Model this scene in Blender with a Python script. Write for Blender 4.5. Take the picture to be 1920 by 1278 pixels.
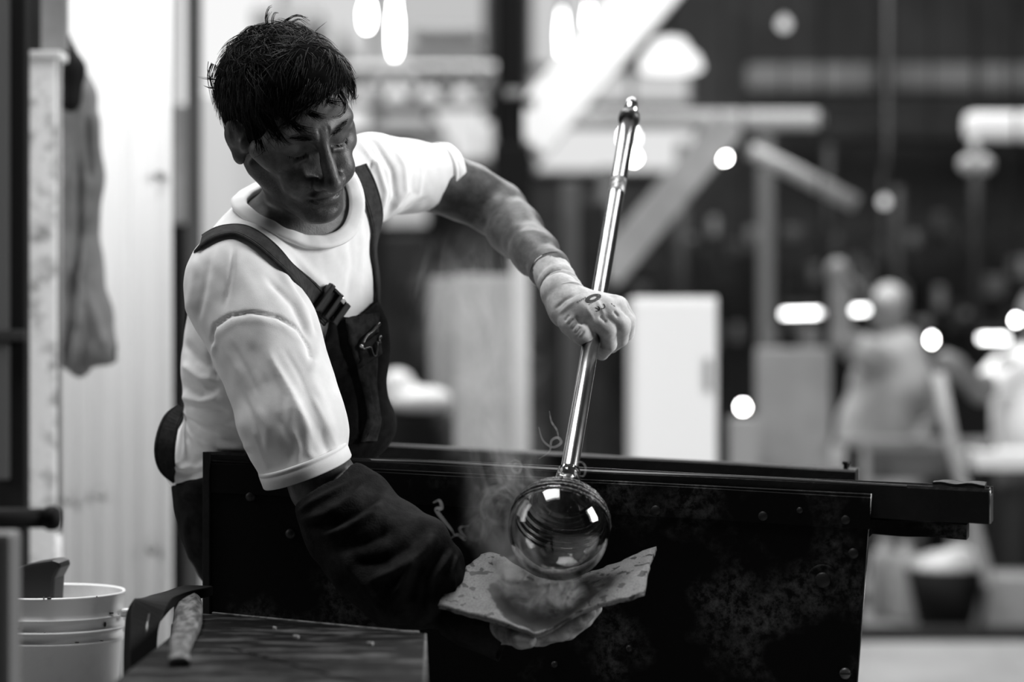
import bpy, bmesh, math, random
import numpy as np
from mathutils import Vector, Matrix
from mathutils.bvhtree import BVHTree

for o in list(bpy.data.objects):
    bpy.data.objects.remove(o, do_unlink=True)
scene = bpy.context.scene
COL = scene.collection

# ------------------------------------------------------------------ camera
F = 85.0 / 36.0 * 1920.0
CAMZ = 1.0
cam_data = bpy.data.cameras.new('camera')
cam_data.lens = 85.0
cam_data.sensor_width = 36.0
cam_data.dof.use_dof = True
cam_data.dof.focus_distance = 3.40
cam_data.dof.aperture_fstop = 2.0
cam = bpy.data.objects.new('camera', cam_data)
cam.location = (0, 0, CAMZ)
cam.rotation_euler = (math.pi / 2, 0, 0)
COL.objects.link(cam)
scene.camera = cam

# ------------------------------------------------------------------ world and light
world = bpy.data.worlds.new('world')
scene.world = world
world.use_nodes = True
bgn = world.node_tree.nodes['Background']
bgn.inputs[0].default_value = (1, 1, 1, 1)
bgn.inputs[1].default_value = 0.06

def area(name, loc, target, sx, sy, power):
    l = bpy.data.lights.new(name, 'AREA')
    l.shape = 'RECTANGLE'
    l.size, l.size_y = sx, sy
    l.energy = power
    o = bpy.data.objects.new(name, l)
    o.location = loc
    d = Vector(target) - Vector(loc)
    o.rotation_euler = d.to_track_quat('-Z', 'Y').to_euler()
    COL.objects.link(o)
    return o

area('skylight_lamp', (-0.9, 3.6, 5.2), (-0.4, 3.6, 1.0), 2.4, 2.0, 245)
area('side_window_lamp', (3.6, 3.35, 2.3), (-0.2, 3.6, 1.15), 1.3, 1.5, 205)
area('far_skylight_lamp', (0.4, 9.5, 5.2), (0.4, 9.5, 0.0), 5.0, 4.0, 520)
area('left_fill_lamp', (-2.9, 3.95, 2.1), (-1.0, 5.6, 0.9), 1.2, 1.6, 27).data.spread = math.radians(115)  # added fill to brighten the left wall and post; no window there

scene.view_settings.view_transform = 'Standard'
scene.view_settings.look = 'None'
scene.view_settings.gamma = 1.0
scene.view_settings.exposure = 0.0
scene.view_settings.use_curve_mapping = False
scene.cycles.use_denoising = True
scene.cycles.max_bounces = 10
scene.cycles.transparent_max_bounces = 16
scene.cycles.volume_bounces = 0
scene.cycles.volume_step_rate = 1.0
scene.cycles.sample_clamp_indirect = 4.0
scene.cycles.caustics_reflective = False
scene.cycles.caustics_refractive = False

# ------------------------------------------------------------------ helpers
def P(px, py, d):
    return np.array([(px - 960.0) / F * d, d, CAMZ - (py - 639.0) / F * d])

def PV(px, py, d):
    return Vector(P(px, py, d))

def proj(v):
    v = np.asarray(v)
    return np.stack([960.0 + v[:, 0] / v[:, 1] * F, 639.0 - (v[:, 2] - CAMZ) / v[:, 1] * F], 1)

def tag(o, label=None, cat=None, group=None, kind=None):
    if label: o['label'] = label
    if cat: o['category'] = cat
    if group: o['group'] = group
    if kind: o['kind'] = kind
    return o

def empty(name, loc=(0, 0, 0), rz=0.0):
    o = bpy.data.objects.new(name, None)
    o.location = loc
    o.rotation_euler = (0, 0, rz)
    o.empty_display_size = 0.05
    COL.objects.link(o)
    return o

def link_mesh(name, me, mat, parent=None):
    o = bpy.data.objects.new(name, me)
    COL.objects.link(o)
    if mat is not None and not me.materials:
        me.materials.append(mat)
    if parent is not None:
        o.parent = parent
        pm = Matrix.Identity(4)
        p = parent
        chain = []
        while p is not None:
            chain.append(p)
            p = p.parent
        for p in reversed(chain):
            pm = pm @ (p.matrix_parent_inverse @ p.matrix_basis if p.parent else p.matrix_basis)
        o.matrix_parent_inverse = pm.inverted()
    return o

def mesh_np(name, V, Q, mat, parent=None, smooth=True):
    V = np.asarray(V, np.float32)
    Q = np.asarray(Q, np.int32)
    k = Q.shape[1]
    me = bpy.data.meshes.new(name)
    me.vertices.add(len(V))
    me.vertices.foreach_set('co', V.ravel())
    me.loops.add(Q.size)
    me.loops.foreach_set('vertex_index', Q.ravel())
    me.polygons.add(len(Q))
    me.polygons.foreach_set('loop_start', np.arange(0, Q.size, k, dtype=np.int32))
    me.polygons.foreach_set('loop_total', np.full(len(Q), k, np.int32))
    if smooth:
        me.polygons.foreach_set('use_smooth', np.ones(len(Q), bool))
    me.update(calc_edges=True)
    me.validate()
    return link_mesh(name, me, mat, parent)

def mesh_bm(name, bm, mat, parent=None, smooth=False, bevel=0.0, segs=2):
    bmesh.ops.recalc_face_normals(bm, faces=bm.faces)
    if bevel > 0:
        es = [e for e in bm.edges if len(e.link_faces) == 2 and e.calc_face_angle(0) > 0.6]
        bmesh.ops.bevel(bm, geom=es, offset=bevel, segments=segs, profile=0.6, affect='EDGES', clamp_overlap=True)
    me = bpy.data.meshes.new(name)
    bm.to_mesh(me)
    bm.free()
    if smooth:
        for p in me.polygons: p.use_smooth = True
    return link_mesh(name, me, mat, parent)

def bm_box(bm, c, s, M=None):
    r = bmesh.ops.create_cube(bm, size=1.0)
    for v in r['verts']:
        v.co = Vector((v.co.x * s[0], v.co.y * s[1], v.co.z * s[2]))
        if M is not None: v.co = M @ v.co
        v.co += Vector(c)
    return r['verts']

def bm_hull(bm, bottom, top):
    """prism between two equal rings of points"""
    n = len(bottom)
    a = [bm.verts.new(Vector(p)) for p in bottom]
    b = [bm.verts.new(Vector(p)) for p in top]
    bm.faces.new(a[::-1]); bm.faces.new(b)
    for i in range(n):
        bm.faces.new((a[i], a[(i + 1) % n], b[(i + 1) % n], b[i]))

def bm_tube(bm, pts, rad, n=12, cap=True):
    pts = [Vector(p) for p in pts]
    if not hasattr(rad, '__len__'): rad = [rad] * len(pts)
    rings = []
    ref = None
    for i, p in enumerate(pts):
        t = (pts[min(i + 1, len(pts) - 1)] - pts[max(i - 1, 0)]).normalized()
        if ref is None:
            ref = Vector((0, 0, 1)) if abs(t.z) < 0.9 else Vector((1, 0, 0))
        u = (ref - t * ref.dot(t)).normalized()
        ref = u
        w = t.cross(u)
        rings.append([bm.verts.new(p + (u * math.cos(a) + w * math.sin(a)) * rad[i])
                      for a in [2 * math.pi * k / n for k in range(n)]])
    for a, b in zip(rings[:-1], rings[1:]):
        for k in range(n):
            bm.faces.new((a[k], a[(k + 1) % n], b[(k + 1) % n], b[k]))
    if cap:
        bm.faces.new(rings[0][::-1]); bm.faces.new(rings[-1])

def bm_lathe(bm, prof, origin=(0, 0, 0), axis=(0, 0, 1), n=32, close=False):
    """prof: list of (radius, height) along axis"""
    ax = Vector(axis).normalized()
    ref = Vector((1, 0, 0)) if abs(ax.x) < 0.9 else Vector((0, 1, 0))
    u = (ref - ax * ref.dot(ax)).normalized()
    w = ax.cross(u)
    o = Vector(origin)
    rings = []
    for r, h in prof:
        if r < 1e-6:
            rings.append([bm.verts.new(o + ax * h)])
        else:
            rings.append([bm.verts.new(o + ax * h + (u * math.cos(a) + w * math.sin(a)) * r)
                          for a in [2 * math.pi * k / n for k in range(n)]])
    pairs = list(zip(rings[:-1], rings[1:]))
    if close: pairs.append((rings[-1], rings[0]))
    for a, b in pairs:
        for k in range(n):
            k2 = (k + 1) % n
            if len(a) == 1 and len(b) == 1: continue
            if len(a) == 1: bm.faces.new((a[0], b[k], b[k2]))
            elif len(b) == 1: bm.faces.new((a[k], a[k2], b[0]))
            else: bm.faces.new((a[k], a[k2], b[k2], b[k]))

# ------------------------------------------------------------------ materials (all neutral: a black and white place)
def nd(nt, t, **kw):
    n = nt.nodes.new(t)
    for k, v in kw.items(): setattr(n, k, v)
    return n

def mat(name, v, rough=0.6, metal=0.0, spec=0.5, noise=None, bump=None, v2=None, emit=0.0, sheen=0.0,
        stretch=(1, 1, 1), lo=0.4, hi=0.6, detail=6.0):
    """v: grey value; noise: scale of blotches towards v2; bump: (scale, strength)"""
    m = bpy.data.materials.new(name)
    m.use_nodes = True
    nt = m.node_tree
    b = nt.nodes['Principled BSDF']
    b.inputs['Base Color'].default_value = (v, v, v, 1)
    b.inputs['Roughness'].default_value = rough
    b.inputs['Metallic'].default_value = metal
    b.inputs['Specular IOR Level'].default_value = spec
    if sheen:
        b.inputs['Sheen Weight'].default_value = sheen
        b.inputs['Sheen Roughness'].default_value = 0.4
    if emit:
        b.inputs['Emission Color'].default_value = (1, 1, 1, 1)
        b.inputs['Emission Strength'].default_value = emit
    if noise or bump:
        tc = nd(nt, 'ShaderNodeTexCoord')
        mp = nd(nt, 'ShaderNodeMapping')
        mp.inputs['Scale'].default_value = stretch
        nt.links.new(tc.outputs['Object'], mp.inputs['Vector'])
    if noise:
        nz = nd(nt, 'ShaderNodeTexNoise')
        nz.inputs['Scale'].default_value = noise
        nz.inputs['Detail'].default_value = detail
        nz.inputs['Roughness'].default_value = 0.65
        nt.links.new(mp.outputs[0], nz.inputs['Vector'])
        rp = nd(nt, 'ShaderNodeValToRGB')
        rp.color_ramp.elements[0].position = lo
        rp.color_ramp.elements[1].position = hi
        rp.color_ramp.elements[0].color = (v, v, v, 1)
        rp.color_ramp.elements[1].color = (v2, v2, v2, 1)
        nt.links.new(nz.outputs['Fac'], rp.inputs[0])
        nt.links.new(rp.outputs[0], b.inputs['Base Color'])
    if bump:
        nb = nd(nt, 'ShaderNodeTexNoise')
        nb.inputs['Scale'].default_value = bump[0]
        nb.inputs['Detail'].default_value = 4.0
        nt.links.new(mp.outputs[0], nb.inputs['Vector'])
        bp = nd(nt, 'ShaderNodeBump')
        bp.inputs['Strength'].default_value = bump[1]
        bp.inputs['Distance'].default_value = 0.002
        nt.links.new(nb.outputs['Fac'], bp.inputs['Height'])
        nt.links.new(bp.outputs[0], b.inputs['Normal'])
    return m

def emis(name, s):
    m = bpy.data.materials.new(name)
    m.use_nodes = True
    nt = m.node_tree
    nt.nodes.remove(nt.nodes['Principled BSDF'])
    e = nd(nt, 'ShaderNodeEmission')
    e.inputs[0].default_value = (1, 1, 1, 1)
    e.inputs[1].default_value = s
    nt.links.new(e.outputs[0], nt.nodes['Material Output'].inputs[0])
    return m

# ------------------------------------------------------------------ signed distance sculpting
class Sculpt:
    def __init__(s, xs, ys, zs):
        s.xs, s.ys, s.zs = [np.asarray(a, np.float32) for a in (xs, ys, zs)]
        s.f = np.full((len(s.xs), len(s.ys), len(s.zs)), 0.2, np.float32)
    @staticmethod
    def box(lo, hi, h):
        return Sculpt(*[np.arange(lo[i], hi[i], h) for i in range(3)])
    def win(s, lo, hi):
        sl = []
        for a, l, h in zip((s.xs, s.ys, s.zs), lo, hi):
            i0 = max(0, np.searchsorted(a, l) - 1); i1 = min(len(a), np.searchsorted(a, h) + 1)
            if i1 <= i0: return None, None
            sl.append(slice(i0, i1))
        X = s.xs[sl[0]][:, None, None]; Y = s.ys[sl[1]][None, :, None]; Z = s.zs[sl[2]][None, None, :]
        return tuple(sl), (X, Y, Z)
    def comb(s, sl, d, k, mode):
        g = s.f[sl]
        if mode == 'sub':
            d = -d
            if k > 0:
                h = np.clip(0.5 - 0.5 * (g - d) / k, 0, 1)
                s.f[sl] = g * (1 - h) + d * h + k * h * (1 - h)
            else: s.f[sl] = np.maximum(g, d)
        elif mode == 'add':
            if k > 0:
                h = np.clip(0.5 + 0.5 * (g - d) / k, 0, 1)
                s.f[sl] = g * (1 - h) + d * h - k * h * (1 - h)
            else: s.f[sl] = np.minimum(g, d)
    def cone(s, a, b, r1, r2, k=0.01, mode='add'):
        a = np.asarray(a, np.float64); b = np.asarray(b, np.float64)
        m = max(r1, r2) + 2 * k + 0.012
        sl, G = s.win(np.minimum(a, b) - m, np.maximum(a, b) + m)
        if sl is None: return
        ab = b - a; L2 = max(float(ab @ ab), 1e-12)
        px, py, pz = G[0] - np.float32(a[0]), G[1] - np.float32(a[1]), G[2] - np.float32(a[2])
        t = np.clip((px * np.float32(ab[0]) + py * np.float32(ab[1]) + pz * np.float32(ab[2])) / np.float32(L2), 0, 1)
        d = np.sqrt((px - t * np.float32(ab[0])) ** 2 + (py - t * np.float32(ab[1])) ** 2 + (pz - t * np.float32(ab[2])) ** 2)
        d -= np.float32(r1) + t * np.float32(r2 - r1)
        s.comb(sl, d, k, mode)
    def chain(s, pts, k=0.01, mode='add'):
        for p, q in zip(pts[:-1], pts[1:]):
            s.cone(p[0], q[0], p[1], q[1], k, mode)
    def ell(s, c, M, r, k=0.01, mode='add'):
        """M: rows are the three axis directions (world)"""
        c = np.asarray(c, np.float64); M = np.asarray(M, np.float64); r = np.asarray(r, np.float64)
        ext = np.sqrt(((M * r[:, None]) ** 2).sum(0)) + 2 * k + 0.012
        sl, G = s.win(c - ext, c + ext)
        if sl is None: return
        p = [G[i] - np.float32(c[i]) for i in range(3)]
        q = [p[0] * np.float32(M[i, 0]) + p[1] * np.float32(M[i, 1]) + p[2] * np.float32(M[i, 2]) for i in range(3)]
        k0 = np.sqrt(sum((q[i] / np.float32(r[i])) ** 2 for i in range(3)))
        k1 = np.sqrt(sum((q[i] / np.float32(r[i] ** 2)) ** 2 for i in range(3))) + np.float32(1e-6)
        s.comb(sl, k0 * (k0 - 1) / k1, k, mode)
    def mesh(s):
        f = s.f
        sg = f < 0
        c = np.zeros(tuple(n - 1 for n in f.shape), np.uint8)
        for i in (0, 1):
            for j in (0, 1):
                for k in (0, 1):
                    c += sg[i:f.shape[0] - 1 + i, j:f.shape[1] - 1 + j, k:f.shape[2] - 1 + k]
        act = (c > 0) & (c < 8)
        I = np.argwhere(act)
        idx = np.full(c.shape, -1, np.int32)
        idx[act] = np.arange(len(I), dtype=np.int32)
        corners = [(i, j, k) for i in (0, 1) for j in (0, 1) for k in (0, 1)]
        vals = np.stack([f[I[:, 0] + a, I[:, 1] + b, I[:, 2] + d] for a, b, d in corners], 1)
        pos = np.stack([np.stack([s.xs[I[:, 0] + a], s.ys[I[:, 1] + b], s.zs[I[:, 2] + d]], 1) for a, b, d in corners], 1)
        acc = np.zeros((len(I), 3)); cnt = np.zeros(len(I))
        for a in range(8):
            for b in range(a + 1, 8):
                if sum(x != y for x, y in zip(corners[a], corners[b])) != 1: continue
                m = (vals[:, a] < 0) != (vals[:, b] < 0)
                t = vals[m, a] / (vals[m, a] - vals[m, b])
                acc[m] += pos[m, a] * (1 - t)[:, None] + pos[m, b] * t[:, None]
                cnt[m] += 1
        V = acc / cnt[:, None]
        Q = []
        sx = sg[:-1, 1:-1, 1:-1] != sg[1:, 1:-1, 1:-1]
        i, j, k = np.nonzero(sx); j += 1; k += 1
        q = np.stack([idx[i, j - 1, k - 1], idx[i, j, k - 1], idx[i, j, k], idx[i, j - 1, k]], 1)
        fl = ~sg[i, j, k]; q[fl] = q[fl][:, ::-1]; Q.append(q)
        sy = sg[1:-1, :-1, 1:-1] != sg[1:-1, 1:, 1:-1]
        i, j, k = np.nonzero(sy); i += 1; k += 1
        q = np.stack([idx[i - 1, j, k - 1], idx[i - 1, j, k], idx[i, j, k], idx[i, j, k - 1]], 1)
        fl = ~sg[i, j, k]; q[fl] = q[fl][:, ::-1]; Q.append(q)
        sz = sg[1:-1, 1:-1, :-1] != sg[1:-1, 1:-1, 1:]
        i, j, k = np.nonzero(sz); i += 1; j += 1
        q = np.stack([idx[i - 1, j - 1, k], idx[i, j - 1, k], idx[i, j, k], idx[i - 1, j, k]], 1)
        fl = ~sg[i, j, k]; q[fl] = q[fl][:, ::-1]; Q.append(q)
        return V, np.concatenate(Q)

def normals(V, Q):
    a, b, c, d = V[Q[:, 0]], V[Q[:, 1]], V[Q[:, 2]], V[Q[:, 3]]
    n = np.cross(c - a, d - b)
    N = np.zeros_like(V)
    for k in range(4): np.add.at(N, Q[:, k], n)
    return N / (np.linalg.norm(N, axis=1)[:, None] + 1e-12)

def relax(V, Q, it=2, w=0.5):
    for _ in range(it):
        A = np.zeros_like(V); c = np.zeros(len(V))
        for k in range(4):
            np.add.at(A, Q[:, k], V[Q[:, (k + 1) % 4]]); np.add.at(A, Q[:, k], V[Q[:, (k + 3) % 4]])
            np.add.at(c, Q[:, k], 2)
        V = V + w * (A / c[:, None] - V)
    return V

def polydist(p, line):
    """distance of 2-D points to a polyline, and the fraction along it"""
    line = np.asarray(line, float)
    seg = np.linalg.norm(np.diff(line, axis=0), axis=1)
    cum = np.concatenate([[0], np.cumsum(seg)])
    best = np.full(len(p), 1e9); frac = np.zeros(len(p)); side = np.zeros(len(p))
    for i in range(len(line) - 1):
        a, b = line[i], line[i + 1]
        ab = b - a; L2 = max(ab @ ab, 1e-9)
        t = np.clip(((p - a) @ ab) / L2, 0, 1)
        dv = p - (a + t[:, None] * ab)
        d = np.linalg.norm(dv, axis=1)
        m = d < best
        best[m] = d[m]
        frac[m] = (cum[i] + t[m] * seg[i]) / cum[-1]
        side[m] = np.sign(ab[0] * dv[m, 1] - ab[1] * dv[m, 0])
    return best, frac, side

def folds(V, N, lines):
    """sculpt folds: each (polyline seen from the front, width px, depth m[, step]); positive = ridge"""
    uv = proj(V)
    front = np.clip(-N[:, 1] * 3.0, 0, 1)
    off = np.zeros(len(V))
    for ln in lines:
        line, w, a = ln[:3]
        L = np.asarray(line, float)
        m = (uv[:, 0] > L[:, 0].min() - 4 * w) & (uv[:, 0] < L[:, 0].max() + 4 * w) & \
            (uv[:, 1] > L[:, 1].min() - 4 * w) & (uv[:, 1] < L[:, 1].max() + 4 * w) & (front > 0)
        if not m.any(): continue
        d, t, sd = polydist(uv[m], line)
        taper = np.clip(np.minimum(t, 1 - t) * 5 + 0.15, 0, 1)
        if len(ln) > 3 and ln[3] == 'flat': taper = 1.0
        off[m] += a * np.exp(-(d / w) ** 2) * taper * front[m]
    return V + N * off[:, None]

def vnoise(V, scale, seed=0):
    """smooth pseudo noise in -1..1 by summed rotated sines"""
    r = np.random.default_rng(seed)
    out = np.zeros(len(V))
    for i in range(7):
        k = r.normal(size=3); k /= np.linalg.norm(k)
        out += np.sin(V @ k * scale * (0.6 + 0.9 * r.random()) + r.random() * 6.28 + 1.3 * np.sin(V @ np.roll(k, 1) * scale * 0.5))
    return out / 4.0

def bvh_of(V, Q):
    return BVHTree.FromPolygons([tuple(v) for v in V], [tuple(int(i) for i in q) for q in Q])

def cast(bvh, px, py, default=3.5):
    o = Vector((0, 0, CAMZ))
    d = (PV(px, py, 3.0) - o).normalized()
    h = bvh.ray_cast(o, d)
    if h[0] is None:
        return None, None
    return np.array(h[0]), np.array(h[1])
# ------------------------------------------------------------------ the glassblower
M_skin = mat('skin', 0.085, 0.5, spec=0.32, noise=55, v2=0.048, bump=(420, 0.25))
_b = M_skin.node_tree.nodes['Principled BSDF']; _b.inputs['Coat Weight'].default_value = .10; _b.inputs['Coat Roughness'].default_value = .38
M_hair = mat('black_hair', 0.004, 0.45, spec=0.16)
M_scalp = mat('black_hair_mass', 0.003, 0.9, spec=0.02)
M_shirt = mat('white_jersey', 0.80, 0.9, spec=0.1, noise=26, v2=0.70, bump=(900, 0.12), lo=0.35, hi=0.75)
M_denim = mat('dark_workwear', 0.0045, 0.85, spec=0.06, noise=60, v2=0.010, bump=(700, 0.3))
M_bib = mat('lit_workwear_bib', 0.014, 0.85, spec=0.08, noise=70, v2=0.030, bump=(700, 0.4))
M_strap = mat('dark_strap', 0.024, 0.75, spec=0.15, noise=90, v2=0.040, bump=(900, 0.4))
M_glove = mat('knit_glove', 0.52, 0.85, spec=0.1, noise=90, v2=0.42, bump=(1100, 0.3))
M_print = mat('black_print', 0.012, 0.7)
M_buckle = mat('black_plastic', 0.012, 0.3, spec=0.5)
M_metal = mat('worn_metal', 0.55, 0.28, metal=1.0)
M_heat = mat('charred_sleeve', 0.006, 0.8, spec=0.08, noise=45, v2=0.014, bump=(400, 0.5))
M_boot = mat('boot_leather', 0.02, 0.5)

person = empty('person', (P(430, 1100, 3.72)[0] + 0.25, 3.70, 0.0))
tag(person, 'dark-haired glassblower in a white T-shirt and dark bib overalls, bent over his glass', 'person')

def rot_head(y, p, r):
    cy, sy, cp, sp, cr, sr = math.cos(y), math.sin(y), math.cos(p), math.sin(p), math.cos(r), math.sin(r)
    B = np.diag([1.0, -1.0, 1.0])
    Rr = np.array([[cr, 0, sr], [0, 1, 0], [-sr, 0, cr]])
    Rp = np.array([[1, 0, 0], [0, cp, -sp], [0, sp, cp]])
    Ry = np.array([[cy, -sy, 0], [sy, cy, 0], [0, 0, 1]])
    return Ry @ B @ Rp @ Rr
HM = rot_head(math.radians(38), math.radians(-27), math.radians(-20.0))
HK = 1.07
HO = P(541, 219, 3.47)
def hw(p): return HO + HM @ (np.asarray(p, float) * HK)
HA = HM.T                                   # rows: his left, forward, up
def hl(V): return ((V - HO) @ HM) / HK      # world -> head space

# joints
RS = P(444, 525, 3.475); LS = P(716, 330, 3.70); NB = P(572, 405, 3.575)
R_EL = P(604, 905, 3.385); R_WR = P(858, 1142, 3.285)
L_EL = P(935, 392, 3.80); L_WR = P(1040, 527, 3.575)
LH = np.array([.64, .77, 0.0]); FH = np.array([.77, -.64, 0.0])
UP = np.array([0.0, 0.0, 1.0])
TA = np.stack([LH, FH, UP])

def torso(s, g, k=0.05):
    """chest, belly and hips grown by g"""
    s.ell(P(512, 870, 3.745), TA, (.165 + g, .128 + g, .17 + g), k)
    s.ell(P(522, 690, 3.67), TA, (.165 + g, .122 + g, .19 + g), k)
    s.ell(P(540, 530, 3.62), TA, (.15 + g, .112 + g, .14 + g), k)
    s.cone(P(480, 500, 3.53), P(560, 440, 3.58), .062 + g, .064 + g, k)
    s.cone(P(560, 430, 3.58), P(690, 335, 3.67), .066 + g, .062 + g, k)

def hips(s, g, k=0.05):
    s.ell(P(535, 955, 3.775), TA, (.17 + g, .138 + g, .125 + g), k)
    for off, kn, an in ((-0.075, P(900, 1085, 3.68), None), (0.075, P(880, 1070, 3.87), None)):
        hip = P(560, 1040, 3.79) + LH * off
        knee = kn
        ank = np.array([knee[0] + 0.03, knee[1], 0.10])
        s.cone(hip, knee, .085 + g, .062 + g, k)
        s.cone(knee, ank, .06 + g, .042 + g, 0.03)
    return

# ---- body: one continuous skin surface, finest around the face
def axis_grid(lo, hi, flo, fhi, c, f):
    return np.concatenate([np.arange(lo, flo, c), np.arange(flo, fhi, f), np.arange(fhi, hi, c)])
bd = Sculpt(axis_grid(-0.66, 0.16, -0.455, -0.205, .008, .0021),
            axis_grid(3.16, 4.02, 3.35, 3.60, .008, .0023),
            axis_grid(0.02, 1.54, 1.165, 1.45, .008, .0021))
torso(bd, -.010); hips(bd, -.016)
bd.chain([(NB, .042), (RS, .052), (P(500, 640, 3.42), .05), (R_EL, .043)], .03)
bd.chain([(R_EL, .043), (P(680, 965, 3.33), .043), (R_WR, .029)], .02)
bd.cone(R_WR, P(925, 1168, 3.275), .026, .02, .01)
bd.chain([(NB, .042), (LS, .046), (P(770, 332, 3.757), .042), (P(815, 338, 3.785), .046), (P(880, 362, 3.80), .044), (L_EL, .0405), (P(968, 432, 3.74), .039), (P(1003, 473, 3.64), .0325), (P(1031, 505, 3.58), .0258), (P(1046, 531, 3.552), .0225)], .02)
bd.cone(P(1045, 535, 3.54), P(1062, 572, 3.518), .023, .02, .01)
for an in (P(900, 1085, 3.68), P(880, 1070, 3.87)):
    a = np.array([an[0] + .03, an[1], .09])
    bd.cone(a, a + np.array([.14, -.01, -.05]), .04, .032, .02)
# neck
bd.cone(hw((.006, -.016, -.055)), P(586, 418, 3.595), .050, .056, .02)
bd.cone(hw((0, -.014, -.085)), P(584, 436, 3.59), .030, .034, .02)
bd.cone(hw((-.050, -.02, -.06)), P(598, 446, 3.555), .011, .012, .016)   # neck tendon
# skull and face
bd.ell(hw((0, -.014, .034)), HA, np.array((.073, .094, .080)) * HK, .02)
bd.ell(hw((0, .022, .048)), HA, np.array((.065, .069, .052)) * HK, .03)
bd.ell(hw((0, .030, -.045)), HA, np.array((.053, .058, .078)) * HK, .03)
for sx in (-1, 1):
    bd.cone(hw((sx * .051, .004, -.058)), hw((sx * .017, .078, -.103)), .016, .017, .025)
    bd.ell(hw((sx * .046, .056, -.026)), HA, np.array((.022, .022, .016)) * HK, .02)
    bd.cone(hw((sx * .010, .0885, .017)), hw((sx * .046, .070, .019)), .0105, .0095, .014)
bd.ell(hw((0, .087, -.103)), HA, np.array((.019, .017, .015)) * HK, .016)
bd.ell(hw((0, .080, -.074)), HA, np.array((.030, .019, .024)) * HK, .018)
for sx in (-1, 1):
    bd.ell(hw((sx * .029, .104, -.005)), HA, np.array((.016, .020, .0115)) * HK, .014, 'sub')
    bd.ell(hw((sx * .016, .100, -.012)), HA, np.array((.008, .012, .014)) * HK, .010, 'sub')
    bd.cone(hw((sx * .044, .067, .013)), hw((sx * .058, .044, -.010)), .011, .014, .022)
    bd.cone(hw((sx * .050, .055, -.024)), hw((sx * .064, .030, -.018)), .013, .012, .014)
    bd.ell(hw((sx * .031, .0672, -.004)), HA, np.array((.0165, .0150, .0130)) * HK, .007)
    bd.cone(hw((sx * .018, .0850, -.0100)), hw((sx * .031, .0900, -.0142)), .0009, .0009, .0012, 'sub')
    bd.cone(hw((sx * .031, .0900, -.0142)), hw((sx * .046, .0790, -.0120)), .0009, .0009, .0012, 'sub')
    bd.cone(hw((sx * .020, .0835, -.019)), hw((sx * .034, .0815, -.022)), .0022, .0022, .008)
# nose
bd.cone(hw((0, .0895, .010)), hw((0, .1085, -.034)), .0078, .0098, .010)
bd.cone(hw((0, .1030, -.022)), hw((0, .1165, -.0475)), .0092, .0112, .006)
bd.ell(hw((0, .1155, -.0490)), HA, np.array((.0135, .0120, .0110)) * HK, .005)
for sx in (-1, 1):
    bd.ell(hw((sx * .0165, .1020, -.0505)), HA, np.array((.0085, .0125, .0090)) * HK, .006)
    bd.ell(hw((sx * .0065, .1080, -.0590)), HA, np.array((.0036, .0062, .0040)) * HK, .002, 'sub')
    bd.cone(hw((sx * .0225, .0985, -.042)), hw((sx * .031, .0965, -.062)), .0022, .0026, .007, 'sub')
    bd.cone(hw((sx * .031, .0965, -.062)), hw((sx * .034, .0900, -.080)), .0026, .0016, .007, 'sub')
    bd.ell(hw((sx * .036, .076, -.053)), HA, np.array((.018, .018, .022)) * HK, .014)
# mouth
bd.ell(hw((0, .0965, -.0705)), HA, np.array((.024, .0085, .0062)) * HK, .005)
bd.ell(hw((0, .0945, -.0830)), HA, np.array((.020, .0085, .0066)) * HK, .005)
bd.cone(hw((-.026, .0905, -.0775)), hw((0, .1065, -.0764)), .0012, .0016, .0022, 'sub')
bd.cone(hw((.026, .0905, -.0775)), hw((0, .1065, -.0764)), .0012, .0016, .0022, 'sub')
bd.cone(hw((-.010, .1045, -.0925)), hw((.010, .1045, -.0925)), .0038, .0038, .007, 'sub')
# ears
for sx in (-1, 1):
    ea = np.array([[.92, sx * .0 - .38 * sx * sx * 0 + .0, 0], [0, 1, 0], [0, 0, 1]], float)
    th = math.radians(22) * sx
    ex = HM @ np.array([math.cos(th), math.sin(th), 0]); ey = HM @ np.array([-math.sin(th), math.cos(th), .18]); ez = HM @ np.array([0, -.18, 1])
    E3 = np.stack([ex, ey / np.linalg.norm(ey), ez / np.linalg.norm(ez)])
    c0 = np.array((sx * .0775, -.008, -.014))
    bd.ell(hw(c0), E3, np.array((.0066, .0165, .0275)) * HK, .010)
    bd.ell(hw(c0 + np.array((sx * .008, .003, .003))), E3, np.array((.0050, .010, .018)) * HK, .003, 'sub')
    bd.ell(hw(c0 + np.array((sx * .004, -.001, .004))), E3, np.array((.0045, .0040, .013)) * HK, .003)
    bd.ell(hw((sx * .077, -.002, -.038)), E3, np.array((.0062, .009, .011)) * HK, .006)
    bd.cone(hw((sx * .064, -.004, -.014)), hw((sx * .073, -.012, -.012)), .022, .014, .008)
    bd.ell(hw((sx * .076, .012, -.016)), E3, np.array((.005, .005, .009)) * HK, .006)
V, Q = bd.mesh()
N = normals(V, Q)
lv = hl(V)
hd = (np.linalg.norm(lv, axis=1) < .16)
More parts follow.
